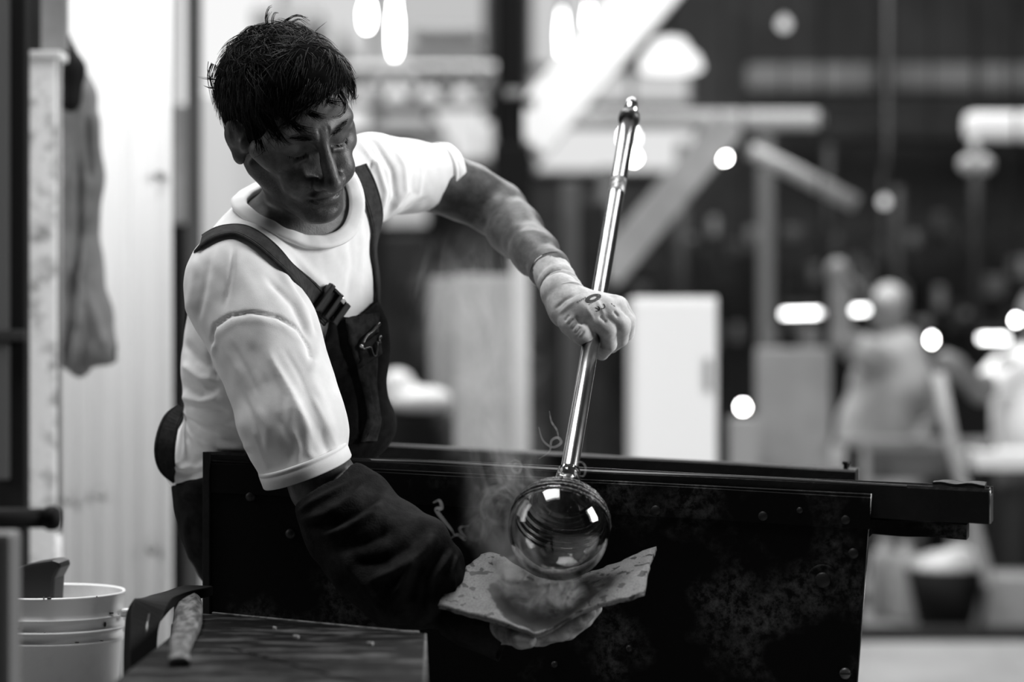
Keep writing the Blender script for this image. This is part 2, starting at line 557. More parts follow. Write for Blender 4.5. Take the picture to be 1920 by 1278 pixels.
# forehead and eye-corner creases, cheek and brow unevenness
def crease(V, N, lv, a, b, w, amp):
    a = np.array(a); b = np.array(b); ab = b - a
    t = np.clip(((lv - a) @ ab) / (ab @ ab), 0, 1)
    d = np.linalg.norm(lv - a - t[:, None] * ab, axis=1)
    return V - N * (amp * np.exp(-(d / w) ** 2) * (1 - np.abs(2 * t - 1) ** 4 * .6))[:, None]
V = crease(V, N, lv, (-.006, .098, .008), (-.007, .097, .026), .0022, .0016)
V = crease(V, N, lv, (.006, .098, .008), (.007, .097, .026), .0022, .0016)
for sx in (-1, 1):
    for dz in (0, -.007, -.014):
        V = crease(V, N, lv, (sx * .050, .072, -.006 + dz), (sx * .064, .056, -.004 + dz * 2.0), .0022, .0011)
    V = crease(V, N, lv, (sx * .022, .083, -.024), (sx * .044, .074, -.028), .0028, .0013)
for z in (.042, .055):
    V = crease(V, N, lv, (-.04, .080, z), (.04, .080, z), .003, .0010)
amp = np.where(hd, .0004, .0012)
V = V + N * (amp * vnoise(V, 130, 3))[:, None]
# forearm muscle and vein relief on the bare far arm
arm = V[:, 0] > -0.17
V = V + N * (np.where(arm & (V[:, 2] > .95), .0009, 0) * vnoise(V * np.array([1, .6, 1]), 95, 8))[:, None]
def add_stubble(m):
    nt = m.node_tree; b = nt.nodes['Principled BSDF']
    src = b.inputs['Base Color'].links[0].from_socket
    tc = nd(nt, 'ShaderNodeTexCoord')
    mix = None
    acc = None
    for c, r in ((hw((0, .075, -.085)), .052), (hw((-.045, .03, -.075)), .042), (hw((.045, .03, -.075)), .042)):
        ds = nd(nt, 'ShaderNodeVectorMath', operation='DISTANCE'); ds.inputs[1].default_value = tuple(c); nt.links.new(tc.outputs['Object'], ds.inputs[0])
        mr = nd(nt, 'ShaderNodeMapRange'); mr.inputs[1].default_value = r; mr.inputs[2].default_value = r * .55; nt.links.new(ds.outputs['Value'], mr.inputs[0])
        if acc is None: acc = mr.outputs[0]
        else:
            mx = nd(nt, 'ShaderNodeMath', operation='MAXIMUM'); nt.links.new(acc, mx.inputs[0]); nt.links.new(mr.outputs[0], mx.inputs[1]); acc = mx.outputs[0]
    nz = nd(nt, 'ShaderNodeTexNoise'); nz.inputs['Scale'].default_value = 700; nz.inputs['Detail'].default_value = 2; nt.links.new(tc.outputs['Object'], nz.inputs['Vector'])
    mr = nd(nt, 'ShaderNodeMapRange'); mr.inputs[1].default_value = .38; mr.inputs[2].default_value = .58; mr.inputs[3].default_value = .25; mr.inputs[4].default_value = .85; nt.links.new(nz.outputs['Fac'], mr.inputs[0])
    mu = nd(nt, 'ShaderNodeMath', operation='MULTIPLY'); nt.links.new(acc, mu.inputs[0]); nt.links.new(mr.outputs[0], mu.inputs[1])
    mixn = nd(nt, 'ShaderNodeMix', data_type='RGBA'); nt.links.new(mu.outputs[0], mixn.inputs['Factor'])
    nt.links.new(src, mixn.inputs['A']); mixn.inputs['B'].default_value = (.012, .012, .012, 1)
    nt.links.new(mixn.outputs['Result'], b.inputs['Base Color'])
add_stubble(M_skin)
body = mesh_np('body', V, Q, M_skin, person)

# ---- T-shirt
sh = Sculpt.box((-0.56, 3.24, 0.74), (-0.06, 3.92, 1.36), .0036)
torso(sh, 0.0)
SL_A = P(470, 585, 3.455); SL_B = P(573, 876, 3.375)
sh.cone(RS, P(452, 560, 3.47), .074, .077, .03)
sh.cone(P(455, 548, 3.465), P(500, 640, 3.435), .074, .077, .02)
sh.cone(P(492, 620, 3.44), P(555, 800, 3.39), .079, .073, .012)
SAX = (SL_B - SL_A) / np.linalg.norm(SL_B - SL_A)
sh.cone(P(545, 790, 3.392), SL_B, .0735, .063, .012)
LSA = P(700, 330, 3.70); LSB = P(826, 331, 3.79)
sh.cone(LSA, P(770, 330, 3.76), .064, .056, .03)
sh.cone(P(760, 331, 3.755), LSB, .0565, .0500, .01)
sh.ell(P(352, 868, 3.72), np.eye(3), (.035, .06, .035), .04)   # shirt ballooning over the waistband
# cut the sleeve ends square
def halfspace(s, c, n, lo, hi, k=0.0):
    sl, G = s.win(lo, hi)
    d = (G[0] - np.float32(c[0])) * np.float32(n[0]) + (G[1] - np.float32(c[1])) * np.float32(n[1]) + (G[2] - np.float32(c[2])) * np.float32(n[2])
    s.f[sl] = np.maximum(s.f[sl], d.astype(np.float32))
LAX = (LSB - P(700, 326, 3.70)); LAX = LAX / np.linalg.norm(LAX)
hem_r = np.array([.34, .12, -.93]); hem_r /= np.linalg.norm(hem_r)
halfspace(sh, SL_B, hem_r, SL_B - .16, SL_B + .16)
halfspace(sh, LSB, LAX, LSB - np.array([.03, .12, .12]), LSB + .12)
# neck hole: a ball-shaped bite out of the shirt; its rim on the cloth carries the neck band
CN = np.array([.34, -.55, .76]); CN /= np.linalg.norm(CN)
CC = P(559, 384, 3.557); CR = .082
CU = np.cross(CN, np.array([0, 1.0, 0])); CU /= np.linalg.norm(CU); CW = np.cross(CN, CU)
def field_at(s, p):
    i = min(max(int((p[0] - s.xs[0]) / (s.xs[1] - s.xs[0])), 0), len(s.xs) - 1)
    j = min(max(int((p[1] - s.ys[0]) / (s.ys[1] - s.ys[0])), 0), len(s.ys) - 1)
    k = min(max(int((p[2] - s.zs[0]) / (s.zs[1] - s.zs[0])), 0), len(s.zs) - 1)
    return float(s.f[i, j, k])
rim = []
for a_ in np.linspace(0, 2 * math.pi, 72, endpoint=False):
    dv = CU * math.cos(a_) + CW * math.sin(a_)
    be = 2.5
    while be > .25 and field_at(sh, CC + CR * (math.cos(be) * CN + math.sin(be) * dv)) <= 0: be -= .01
    rim.append(be)
rim = np.array(rim)
for _ in range(2): rim = .5 * rim + .25 * np.roll(rim, 1) + .25 * np.roll(rim, -1)
RIMP = np.array([CC + CR * (math.cos(b_) * CN + math.sin(b_) * (CU * math.cos(a_) + CW * math.sin(a_))) for a_, b_ in zip(np.linspace(0, 2 * math.pi, 72, endpoint=False), rim)])
sl, G = sh.win(CC - .22, CC + .22)
q = [G[i] - np.float32(CC[i]) for i in range(3)]
sh.f[sl] = np.maximum(sh.f[sl], (np.float32(CR) - np.sqrt(q[0] ** 2 + q[1] ** 2 + q[2] ** 2)).astype(np.float32))
V, Q = sh.mesh()
V = relax(V, Q, 2, .4)
N = normals(V, Q)
uv = proj(V)
SHF = [  # (polyline, width px, depth)
 # armhole seam and the little pulls beside it
 ([(397, 640), (402, 612), (430, 592), (470, 585), (520, 594), (560, 618), (578, 650), (580, 668)], 3.2, -.0042, 'flat'),
 ([(405, 628), (440, 602), (480, 598), (530, 610), (565, 640)], 7, .0010, 'flat'),
 ([(392, 660), (398, 690), (406, 712)], 5, -.006),
 ([(405, 640), (396, 672), (400, 700)], 4, .003),
 # side body folds falling from the armpit to the waist
 ([(400, 690), (370, 672), (345, 640)], 9, -.004),
 ([(405, 712), (375, 708), (342, 680)], 8, .005),
 ([(412, 722), (380, 735), (338, 716)], 8, -.006),
 ([(420, 742), (380, 752), (334, 742)], 9, .006),
 ([(430, 775), (385, 768), (335, 765)], 8, -.007),
 ([(440, 800), (390, 790), (340, 772), (330, 768)], 9, .006),
 ([(460, 832), (410, 826), (365, 800), (338, 772)], 7, -.006),
 ([(470, 838), (420, 838), (375, 825), (345, 800)], 8, .005),
 ([(370, 815), (352, 790), (336, 772)], 5, -.004),
 ([(355, 830), (345, 800), (336, 776)], 5, -.003),
 ([(470, 852), (420, 852), (380, 860), (350, 885)], 7, -.006),
 ([(440, 868), (390, 868), (345, 880), (325, 872)], 8, .006),
 ([(390, 880), (350, 890), (325, 882)], 5, -.005),
 # strap drag lines on the back shoulder and chest
 ([(372, 470), (362, 520), (352, 600)], 8, .003),
 ([(395, 470), (385, 530), (368, 610)], 7, -.003),
 ([(440, 460), (432, 520), (420, 575)], 4, -.0022),
 ([(520, 500), (560, 560), (590, 630)], 7, .004),
 ([(500, 520), (548, 570), (582, 640)], 6, -.004),
 ([(545, 520), (585, 580), (598, 640)], 6, -.004),
 ([(600, 610), (596, 660), (585, 700)], 8, .004),
 # chest below the collar
 ([(520, 450), (590, 520), (640, 560)], 9, .0025),
 ([(655, 430), (662, 500), (650, 570)], 7, -.002),
 ([(672, 400), (680, 460), (676, 540)], 6, .002),
 # near sleeve
 ([(500, 650), (520, 700), (545, 740), (552, 790)], 9, 0.0024),
 ([(510, 690), (530, 740), (530, 800)], 7, -0.0018),
 ([(550, 740), (572, 800), (580, 850), (600, 868)], 7, 0.0021),
 ([(560, 720), (590, 790), (610, 850)], 8, -0.0018),
 ([(440, 690), (470, 770), (500, 850)], 14, -0.0018),
 ([(560, 640), (600, 740), (630, 830)], 9, 0.0018),
 ([(480, 760), (500, 800), (495, 850)], 8, 0.0015),
 ([(520, 780), (550, 830), (545, 870)], 6, -0.0015),
 ([(470, 640), (482, 690), (505, 730)], 8, -0.0015),
 ([(420, 650), (450, 700), (470, 760)], 6, .0012), ([(432, 640), (462, 690), (486, 745)], 5, -.0012),
 ([(500, 660), (540, 720), (575, 790), (590, 840)], 5, .0014), ([(530, 650), (560, 700), (600, 790)], 5, -.0012),
 ([(470, 800), (490, 850), (505, 885)], 5, .0012), ([(455, 740), (480, 800), (498, 860)], 5, -.0012),
 ([(545, 800), (560, 840), (556, 872)], 5, .0014), ([(600, 800), (612, 838), (622, 856)], 5, -.0014),
 ([(585, 740), (612, 800), (634, 846)], 5, .0012),
 # far sleeve: folds sweeping from the armpit over the shoulder
 ([(722, 415), (742, 370), (735, 320), (705, 270), (680, 250)], 5, -.0045),
 ([(712, 410), (722, 360), (708, 310), (675, 265)], 5, .005),
 ([(730, 405), (762, 360), (758, 310), (735, 268)], 4, .003),
 ([(738, 400), (775, 362), (775, 310), (755, 270)], 4, -.003),
 ([(745, 398), (785, 365), (792, 320), (780, 280)], 4, .002),
 ([(722, 420), (760, 395), (800, 370)], 4, -.003),
 ([(690, 340), (700, 300), (690, 262)], 5, -.004),
]
V = folds(V, N, SHF)
V = V + N * (.0009 * vnoise(V, 60, 1) + .0005 * vnoise(V, 170, 2))[:, None]
shirt = mesh_np('t_shirt', V, Q, M_shirt, person)
SH_BVH = bvh_of(V, Q)

def ring_band(name, c, ax, r, h, th, m, parent, n=64, squash=None, wob=0.0):
    """a turned hem: band of height h and thickness th around axis ax"""
    ax = Vector(ax).normalized()
    ref = Vector((0, 0, 1)) if abs(ax.z) < .8 else Vector((0, 1, 0))
    u = (ref - ax * ref.dot(ax)).normalized(); w = ax.cross(u)
    prof = [(-th, -h * .5), (0.0, -h * .5), (th * .7, -h * .47), (th, -h * .3), (th * .6, -h * .27), (th, -h * .22), (th, h * .42), (th * .5, h * .5), (-th * .6, h * .5), (-th, h * .3)]
    bm = bmesh.new(); rings = []
    for k in range(n):
        a = 2 * math.pi * k / n
        rr = r(a) if callable(r) else r
        dirv = u * math.cos(a) + w * math.sin(a)
        wv = wob * math.sin(5 * a + 1) + wob * .6 * math.sin(9 * a)
        rings.append([bm.verts.new(Vector(c) + dirv * (rr + p + wv) + ax * q) for p, q in prof])
    for k in range(n):
        a, b = rings[k], rings[(k + 1) % n]
        for j in range(len(prof)):
            j2 = (j + 1) % len(prof)
            bm.faces.new((a[j], a[j2], b[j2], b[j]))
    return mesh_bm(name, bm, m, parent, smooth=True)

ring_band('sleeve_hem', SL_B - hem_r * .004, hem_r, .0635, .024, .0022, M_shirt, shirt, wob=.0003)
ring_band('sleeve_hem', LSB - LAX * .002, LAX, .0503, .022, .0024, M_shirt, shirt, wob=.0005)
bm = bmesh.new(); rings = []
for k_ in range(72):
    c_ = RIMP[k_]
    tg = RIMP[(k_ + 1) % 72] - RIMP[k_ - 1]; tg /= np.linalg.norm(tg)
    dv = (c_ - CC) / CR; dv = dv - tg * (dv @ tg); dv /= np.linalg.norm(dv)
    nv_ = np.cross(dv, tg)
    if nv_ @ CN < 0: nv_ = -nv_
    rings.append([bm.verts.new(Vector(c_ + dv * x + nv_ * y)) for x, y in
                  ((-.006, -.004), (-.007, .000), (-.005, .0030), (-.001, .0032), (.006, .0026), (.0115, .0014), (.0165, -.0015), (.015, -.007), (0, -.010), (-.006, -.008))])
for k_ in range(72):
    a_, b_ = rings[k_], rings[(k_ + 1) % 72]
    for j in range(10): bm.faces.new((a_[j], a_[(j + 1) % 10], b_[(j + 1) % 10], b_[j]))
mesh_bm('neck_band', bm, M_shirt, shirt, smooth=True)

# printed stripes at the chest, beside the far strap
for q, (a, b) in enumerate((((688, 482), (707, 545)), ((693, 480), (709, 532)), ((698, 478), (710, 518)))):
    p0, n0 = cast(SH_BVH, *a); p1, n1 = cast(SH_BVH, *b)
    if p0 is None or p1 is None: continue
    bm = bmesh.new()
    pts = []
    for t in np.linspace(0, 1, 8):
        pt, nn = cast(SH_BVH, a[0] + (b[0] - a[0]) * t, a[1] + (b[1] - a[1]) * t)
        if pt is not None: pts.append(pt + nn * .0012)
    bm_tube(bm, pts, .0012, 6)
    mesh_bm('printed_stripe', bm, mat('grey_print', .16, .8), shirt, smooth=True)

# ---- overalls: trousers, sides and bib in one shell
ov = Sculpt.box((-0.58, 3.46, 0.04), (0.18, 4.02, 1.10), .006)
torso(ov, .006, .05)
ov.ell(P(655, 795, 3.60), TA, (.09, .05, .062), .05)
ov.ell(P(655, 660, 3.585), TA, (.085, .030, .09), .03)
# keep only what lies below the edge of the sides and the top of the bib
sl, G = ov.win((-1, 3, 0), (1, 5, 2))
PX = 960.0 + G[0] / G[1] * F; PY = 639.0 - (G[2] - CAMZ) / G[1] * F
PX, PY = np.broadcast_arrays(PX, PY)
edge = [(200, 905), (330, 908), (400, 890), (500, 830), (560, 750), (592, 690), (606, 640), (622, 585), (650, 598), (680, 590), (705, 568), (716, 545), (900, 540)]
ex = np.array([e[0] for e in edge], float); ey = np.array([e[1] for e in edge], float)
ov.f = np.maximum(ov.f, ((np.interp(PX, ex, ey) - PY) / 1700.0).astype(np.float32))
hips(ov, .004, .05)
V, Q = ov.mesh()
V = relax(V, Q, 3, .5)
N = normals(V, Q)
OVF = [
 ([(645, 600), (655, 650), (676, 705), (688, 750), (690, 790), (678, 825)], 4, .006, 'flat'),
 ([(636, 604), (646, 660), (666, 712), (677, 760), (676, 800)], 5, -.004, 'flat'),
 ([(664, 640), (700, 610), (708, 600)], 4, -.004),
 ([(668, 668), (690, 655), (706, 640)], 4, .004),
 ([(676, 685), (694, 720), (700, 760)], 4, .003),
 ([(668, 610), (672, 628)], 3, .003), ([(680, 606), (684, 624)], 3, .003), ([(692, 598), (695, 616)], 3, .003),
 ([(700, 690), (704, 730), (708, 770)], 5, -.003),
 ([(640, 830), (675, 815), (705, 800)], 6, .004),
 ([(350, 960), (352, 1010), (366, 1060)], 8, .004),
 ([(340, 930), (360, 925), (382, 930)], 6, .004),
]
V = folds(V, N, OVF)
V = V + N * (.0022 * vnoise(V, 45, 11) + .0008 * vnoise(V, 160, 12))[:, None]
overalls = mesh_np('bib_overalls', V, Q, M_denim, person)
OV_BVH = bvh_of(V, Q)

def nearest_out(bvh, p, off):
    h = bvh.find_nearest(Vector(p))
    return np.array(h[0]) + np.array(h[1]) * off, np.array(h[1])

def ribbon(name, pts, nrm, width, th, m, parent, stitch=True):
    """strap of given width lying across surface normals nrm"""
    pts = [Vector(p) for p in pts]; nrm = [Vector(n).normalized() for n in nrm]
    if not hasattr(width, '__len__'): width = [width] * len(pts)
    cs = [(-.5, 0), (-.5, .6), (-.46, 1), (-.40, 1.0), (-.38, .55), (-.36, 1.0), (.36, 1.0), (.38, .55), (.40, 1.0), (.46, 1), (.5, .6), (.5, 0)]
    bm = bmesh.new(); rings = []
    for i, p in enumerate(pts):
        t = (pts[min(i + 1, len(pts) - 1)] - pts[max(i - 1, 0)]).normalized()
        n = (nrm[i] - t * nrm[i].dot(t)).normalized()
        b = t.cross(n)
        rings.append([bm.verts.new(p + b * (x * width[i]) + n * (y * th)) for x, y in cs])
    for a, b in zip(rings[:-1], rings[1:]):
        for k in range(len(cs)):
            k2 = (k + 1) % len(cs)
            bm.faces.new((a[k], a[k2], b[k2], b[k]))
    bm.faces.new(rings[0]); bm.faces.new(rings[-1][::-1])
    return mesh_bm(name, bm, m, parent, smooth=False)

def spline(pts, n):
    pts = np.asarray(pts, float)
    pp = np.vstack([2 * pts[0] - pts[1], pts, 2 * pts[-1] - pts[-2]])
    out = []
    m = len(pts) - 1
    for u in np.linspace(0, m - 1e-6, n):
        i = int(u); t = u - i
        a, b, c, d = pp[i:i + 4]
        out.append(.5 * ((2 * b) + (-a + c) * t + (2 * a - 5 * b + 4 * c - d) * t * t + (-a + 3 * b - 3 * c + d) * t ** 3))
    return np.array(out)

def smooth_rows(a, it):
    a = a.copy()
    for _ in range(it): a[1:-1] = .25 * a[:-2] + .5 * a[1:-1] + .25 * a[2:]
    return a
# near strap: from behind the shoulder, over it, down to the buckle
ctl = spline([(372, 520), (378, 466), (398, 446), (424, 437), (456, 438), (500, 467), (548, 517), (590, 562), (616, 592)], 60)
pts = []; nr = []
for c in ctl:
    h, n = cast(SH_BVH, *c)
    if h is None: continue
    pts.append(h + n * .004); nr.append(n)
pts = smooth_rows(np.array(pts), 6); nr = smooth_rows(np.array(nr), 10)
back = []
for q in ((342, 640, 3.68), (342, 590, 3.66), (346, 545, 3.62), (354, 508, 3.58)):
    p, n = nearest_out(SH_BVH, P(*q), .004); back.append((p, n))
pts = smooth_rows(np.vstack([[b[0] for b in back], pts[9:]]), 2); nr = smooth_rows(np.vstack([[b[1] for b in back], nr[9:]]), 3)
ribbon('shoulder_strap', pts, nr, .036, .0035, M_strap, overalls)
# far strap
ctl = spline([(668, 316), (684, 345), (698, 385), (705, 430), (708, 480), (711, 530), (709, 575)], 40)
pts = []; nr = []
for c in ctl:
    h = None; x = c[0]
    while h is None and x > c[0] - 40:
        h, n = cast(SH_BVH, x, c[1]); x -= 2
    if h is None: continue
    pts.append(h + n * .003); nr.append(n)
pts = smooth_rows(np.array(pts), 8); nr = smooth_rows(np.array(nr), 8)
ribbon('shoulder_strap', pts, nr, .034, .0035, M_strap, overalls)
# slack of the strap hanging off behind his back
ctl = spline([(338, 765, 3.66), (320, 790, 3.64), (309, 835, 3.63), (312, 872, 3.64), (330, 898, 3.66)], 24)
ribbon('hanging_strap', [P(*c) for c in ctl], [(.25, -.9, 0)] * 24, [.016 + .016 * math.sin(math.pi * i / 23) for i in range(24)], .004, M_strap, overalls)

# buckle on the near strap
bp, bn = cast(SH_BVH, 612, 568)
p2, _ = cast(SH_BVH, 590, 545)
bt = Vector(bp - p2).normalized(); bnv = Vector(bn); bnv = (bnv - bt * bnv.dot(bt)).normalized(); bb = bt.cross(bnv)
BM_ = Matrix((bt, bb, bnv)).transposed()
bpv = Vector(bp) + bnv * .006
buckle = mesh_bm('buckle', (lambda bm: (bm_box(bm, bpv, (.046, .040, .009), BM_), bm)[1])(bmesh.new()), M_buckle, overalls, bevel=.003)
for off, sz in (((-.020, 0, .006), (.008, .046, .010)), ((.002, 0, .007), (.008, .044, .009)), ((.022, 0, .006), (.012, .038, .011))):
    bm = bmesh.new()
    bm_box(bm, bpv + BM_ @ Vector(off), sz, BM_)
    mesh_bm('buckle_bar', bm, M_buckle, buckle, bevel=.002)
bm = bmesh.new(); bm_box(bm, bpv + BM_ @ Vector((.010, -.016, .008)), (.010, .008, .006), BM_)
mesh_bm('buckle_release', bm, M_metal, buckle, bevel=.002)
bm = bmesh.new(); bm_box(bm, bpv + BM_ @ Vector((-.008, -.019, .008)), (.014, .004, .006), BM_)
mesh_bm('buckle_release', bm, M_buckle, buckle, bevel=.001)

# bib front: panel whose paler colour holds the light it catches; hem, zip, pocket
def patch(name, poly_rows, bvh, off, m, parent, th=.002):
    """rows of pixel points cast onto a surface, thickened into a panel"""
    rows = []
    for row in poly_rows:
        rr = []
        for c in row:
            h = None; x = c[0]
            while h is None and x > c[0] - 40:
                h, n = cast(bvh, x, c[1]); x -= 1.5
            rr.append((h, n) if h is not None else rr[-1])
        rows.append(rr)
    H = np.array([[a[0] for a in r] for r in rows]); Nn = np.array([[a[1] for a in r] for r in rows])
    for _ in range(2):
        H[1:-1, 1:-1] = .5 * H[1:-1, 1:-1] + .125 * (H[:-2, 1:-1] + H[2:, 1:-1] + H[1:-1, :-2] + H[1:-1, 2:])
    a, b = H.shape[:2]
    top = (H + Nn * (off + th)).reshape(-1, 3); bot = (H + Nn * (off - .002)).reshape(-1, 3)
    V = np.vstack([top, bot]); Qs = []
    n = a * b
    for i in range(a - 1):
        for j in range(b - 1):
            k = i * b + j
            Qs.append((k, k + 1, k + b + 1, k + b)); Qs.append((n + k, n + k + b, n + k + b + 1, n + k + 1))
    for i in range(a - 1):
        for j, s in ((0, 1), (b - 1, -1)):
            k = i * b + j
            q = (k, k + b, n + k + b, n + k); Qs.append(q if s > 0 else q[::-1])
    for j in range(b - 1):
        for i, s in ((0, -1), (a - 1, 1)):
            k = i * b + j
            q = (k, k + 1, n + k + 1, n + k); Qs.append(q if s < 0 else q[::-1])
    return mesh_np(name, V, np.array(Qs), m, parent)
left = spline([(648, 600), (655, 640), (672, 700), (684, 745), (688, 785), (676, 825)], 22)
rows = []
for l in left:
    r = np.interp(l[1], [545, 600, 660, 720, 790, 830], [714, 708, 705, 704, 712, 702])
    rows.append([(l[0] + (r - l[0]) * t, l[1] - 14 * t * np.clip((640 - l[1]) / 40, 0, 1)) for t in np.linspace(0, 1, 12)])
bib = patch('bib_panel', rows, OV_BVH, .002, M_bib, overalls)
rows = [[(x + dx, y + dy) for dx, dy in zip(np.linspace(0, 36, 8), np.linspace(0, -28, 8))] for x, y in zip(np.linspace(666, 672, 6), np.linspace(652, 690, 6))]
patch('bib_pocket', rows, OV_BVH, .007, M_bib, bib)
for a, b, r in (((667, 648), (704, 612), .0022), ((668, 652), (694, 660), .002), ((694, 660), (704, 636), .002)):
    pts = []
    for t in np.linspace(0, 1, 8):
        h, n = cast(OV_BVH, a[0] + (b[0] - a[0]) * t, a[1] + (b[1] - a[1]) * t)
        if h is not None: pts.append(h + n * .011)
    if len(pts) > 2:
        bm = bmesh.new(); bm_tube(bm, pts, r, 8); mesh_bm('pocket_zip', bm, M_buckle, bib, smooth=True)
h, n = cast(OV_BVH, 668, 650)
bm = bmesh.new(); bmesh.ops.create_icosphere(bm, subdivisions=2, radius=.0035, matrix=Matrix.Translation(Vector(h + n * .012)))
mesh_bm('zip_pull', bm, M_metal, bib, smooth=True)
# waistband and boots
for an in (P(900, 1085, 3.68), P(880, 1070, 3.87)):
    a = np.array([an[0] + .03, an[1], .09])
    s = Sculpt.box(a - np.array([.09, .09, .09]), a + np.array([.24, .09, .10]), .006)
    s.chain([(a + np.array([0, 0, .07]), .052), (a, .052), (a + np.array([.05, 0, -.03]), .05), (a + np.array([.15, -.01, -.045]), .042)], .03)
    halfspace(s, np.array([0, 0, .002]), np.array([0, 0, -1.0]), a - .3, a + .3)
    V, Q = s.mesh(); mesh_np('boot', V, Q, M_boot, person)
# ------------------------------------------------------------------ far hand: knitted work glove closed on the pipe
PB = P(1066, 889, 3.315); PT = P(1184, 196, 3.86)       # pipe ends
PAX = (PT - PB) / np.linalg.norm(PT - PB)
gl = Sculpt.box(P(990, 690, 3.525) - np.array([0, .10, 0]), P(1205, 470, 3.525) + np.array([0, .10, 0]), .00135)
W = P(1050, 548, 3.525)
gl.cone(W, P(1068, 575, 3.513), .029, .030, .012)
mc = [P(1110, 590, 3.485), P(1134, 578, 3.489), P(1152, 573, 3.503), P(1160, 573, 3.521)]
for p, r in zip(mc, (.0165, .0165, .0155, .014)):
    gl.cone(P(1068, 575, 3.513), p, .026, r, .012)
fing = [
 [(mc[0], .0160), (P(1139, 617, 3.487), .0145), (P(1141, 645, 3.505), .0118), (P(1128, 662, 3.523), .0105)],
 [(mc[1], .0158), (P(1164, 609, 3.493), .0145), (P(1163, 634, 3.517), .0120), (P(1146, 648, 3.543), .0110)],
 [(mc[2], .0150), (P(1174, 604, 3.511), .0135), (P(1174, 624, 3.537), .0115), (P(1154, 636, 3.560), .0105)],
 [(mc[3], .0135), (P(1176, 598, 3.531), .0120), (P(1174, 614, 3.555), .0105), (P(1156, 624, 3.570), .0095)],
]
fs = []
for fg in fing:
    gl.chain(fg, .0022)
gl.chain([(P(1062, 585, 3.500), .022), (P(1072, 606, 3.487), .0175), (P(1086, 622, 3.481), .0150), (P(1098, 634, 3.485), .0132)], .006)
gl.cone(P(1085, 580, 3.493), P(1104, 586, 3.487), .021, .018, .01)
# keep the pipe's channel and the hollow between thumb and forefinger
gl.cone(PB, PT, .0128, .0128, .0015, 'sub')
V, Q = gl.mesh()
N = normals(V, Q)
V = folds(V, N, [
 ([(1058, 602), (1068, 590)], 2.6, -.0016), ([(1064, 610), (1076, 597)], 2.6, -.0016), ([(1071, 618), (1083, 604)], 2.6, -.0018),
 ([(1078, 626), (1089, 612)], 2.4, -.0016), ([(1084, 634), (1096, 620)], 2.4, -.0013),
 ([(1080, 592), (1086, 604), (1096, 606)], 3, -.003),
 ([(1118, 562), (1134, 590)], 4, .0015), ([(1096, 572), (1114, 600)], 4, .0012),
 ([(1124, 592), (1138, 604)], 3.5, -.0030), ([(1150, 582), (1160, 594)], 3, -.0022),
 ([(1040, 580), (1060, 562), (1095, 543)], 3, -.0020), ([(1046, 590), (1066, 572), (1100, 550)], 4, .0014)])
V = V + N * (.0003 * vnoise(V, 300, 5))[:, None]
glove = mesh_np('work_glove', V, Q, M_glove, person)
GL_BVH = bvh_of(V, Q)
# ribbed cuff, loft with rings
ca, cb = P(1031, 505, 3.580), P(1064, 562, 3.518)
axc = (cb - ca) / np.linalg.norm(cb - ca)
prof = []
L = float(np.linalg.norm(cb - ca))
for t in np.linspace(0, 1, 60):
    base = .0292 - .0015 * math.sin(t * math.pi) + .0028 * max(0, t - .6)
    wr = 0.0
    for c, w, a in ((.50, .035, -.0030), (.58, .03, .0018), (.66, .035, -.0030), (.74, .03, .0016), (.82, .035, -.0022), (.38, .05, .0012)):
        wr += a * math.exp(-((t - c) / w) ** 2)
    prof.append((base + wr, t * L))
prof = [(.0272, .003), (.0275, -.001), (.0302, -.0012), (.0300, .002)] + prof + [(.02, L)]
bm = bmesh.new(); bm_lathe(bm, prof, ca, axc, 72)
for v in bm.verts:
    r = v.co - Vector(ca); a = math.atan2(r.y, r.x * .7 + r.z)
    ax_ = Vector(axc); rad = r - ax_ * r.dot(ax_)
    if rad.length > .01:
        v.co += rad.normalized() * (.0007 * math.sin(3 * a + r.dot(ax_) * 160) + .00025 * math.sin(36 * a))
mesh_bm('glove_cuff', bm, M_glove, glove, smooth=True)
bm = bmesh.new(); bm_lathe(bm, [(.0275, 0), (.0300, 0), (.0305, .0016), (.0300, .0032), (.0275, .0032)], ca - axc * .0028, axc, 56, close=True)
mesh_bm('cuff_edge', bm, M_print, glove, smooth=True)

# print on the back of the glove: oval emblem, CE mark, small lines
def decal(name, strokes, w, m, parent, bvh):
    bm = bmesh.new()
    for st in strokes:
        pts = []
        for c in st:
            h, n = cast(bvh, *c)
            if h is not None: pts.append((h, n))
        if len(pts) < 2: continue
        prev = None
        for i, (h, n) in enumerate(pts):
            t = pts[min(i + 1, len(pts) - 1)][0] - pts[max(i - 1, 0)][0]
            t = t / (np.linalg.norm(t) + 1e-9)
            b = np.cross(t, n); b /= np.linalg.norm(b) + 1e-9
            q = [bm.verts.new(Vector(h + b * s * w * .5 + n * e)) for s, e in ((-1, .0001), (-1, .0005), (1, .0005), (1, .0001))]
            if prev:
                for k in range(4): bm.faces.new((prev[k], prev[(k + 1) % 4], q[(k + 1) % 4], q[k]))
            prev = q
    return mesh_bm(name, bm, m, parent)
def arc(cx, cy, rx, ry, a0, a1, rot, n=14):
    out = []
    for a in np.linspace(math.radians(a0), math.radians(a1), n):
        x, y = rx * math.cos(a), ry * math.sin(a)
        out.append((cx + x * math.cos(rot) - y * math.sin(rot), cy + x * math.sin(rot) + y * math.cos(rot)))
    return out
rt = math.radians(-20)
ov_ = []
for k, s in enumerate((1.0, .78, .56)):
    ov_.append(arc(1112, 559, 14.5 * s, 6.2 * s, 0, 360, rt, 30))
ov_.append([(1099, 564), (1104, 562)]); ov_.append([(1120, 556), (1126, 554)])
decal('printed_emblem', ov_, .0019, M_print, glove, GL_BVH)
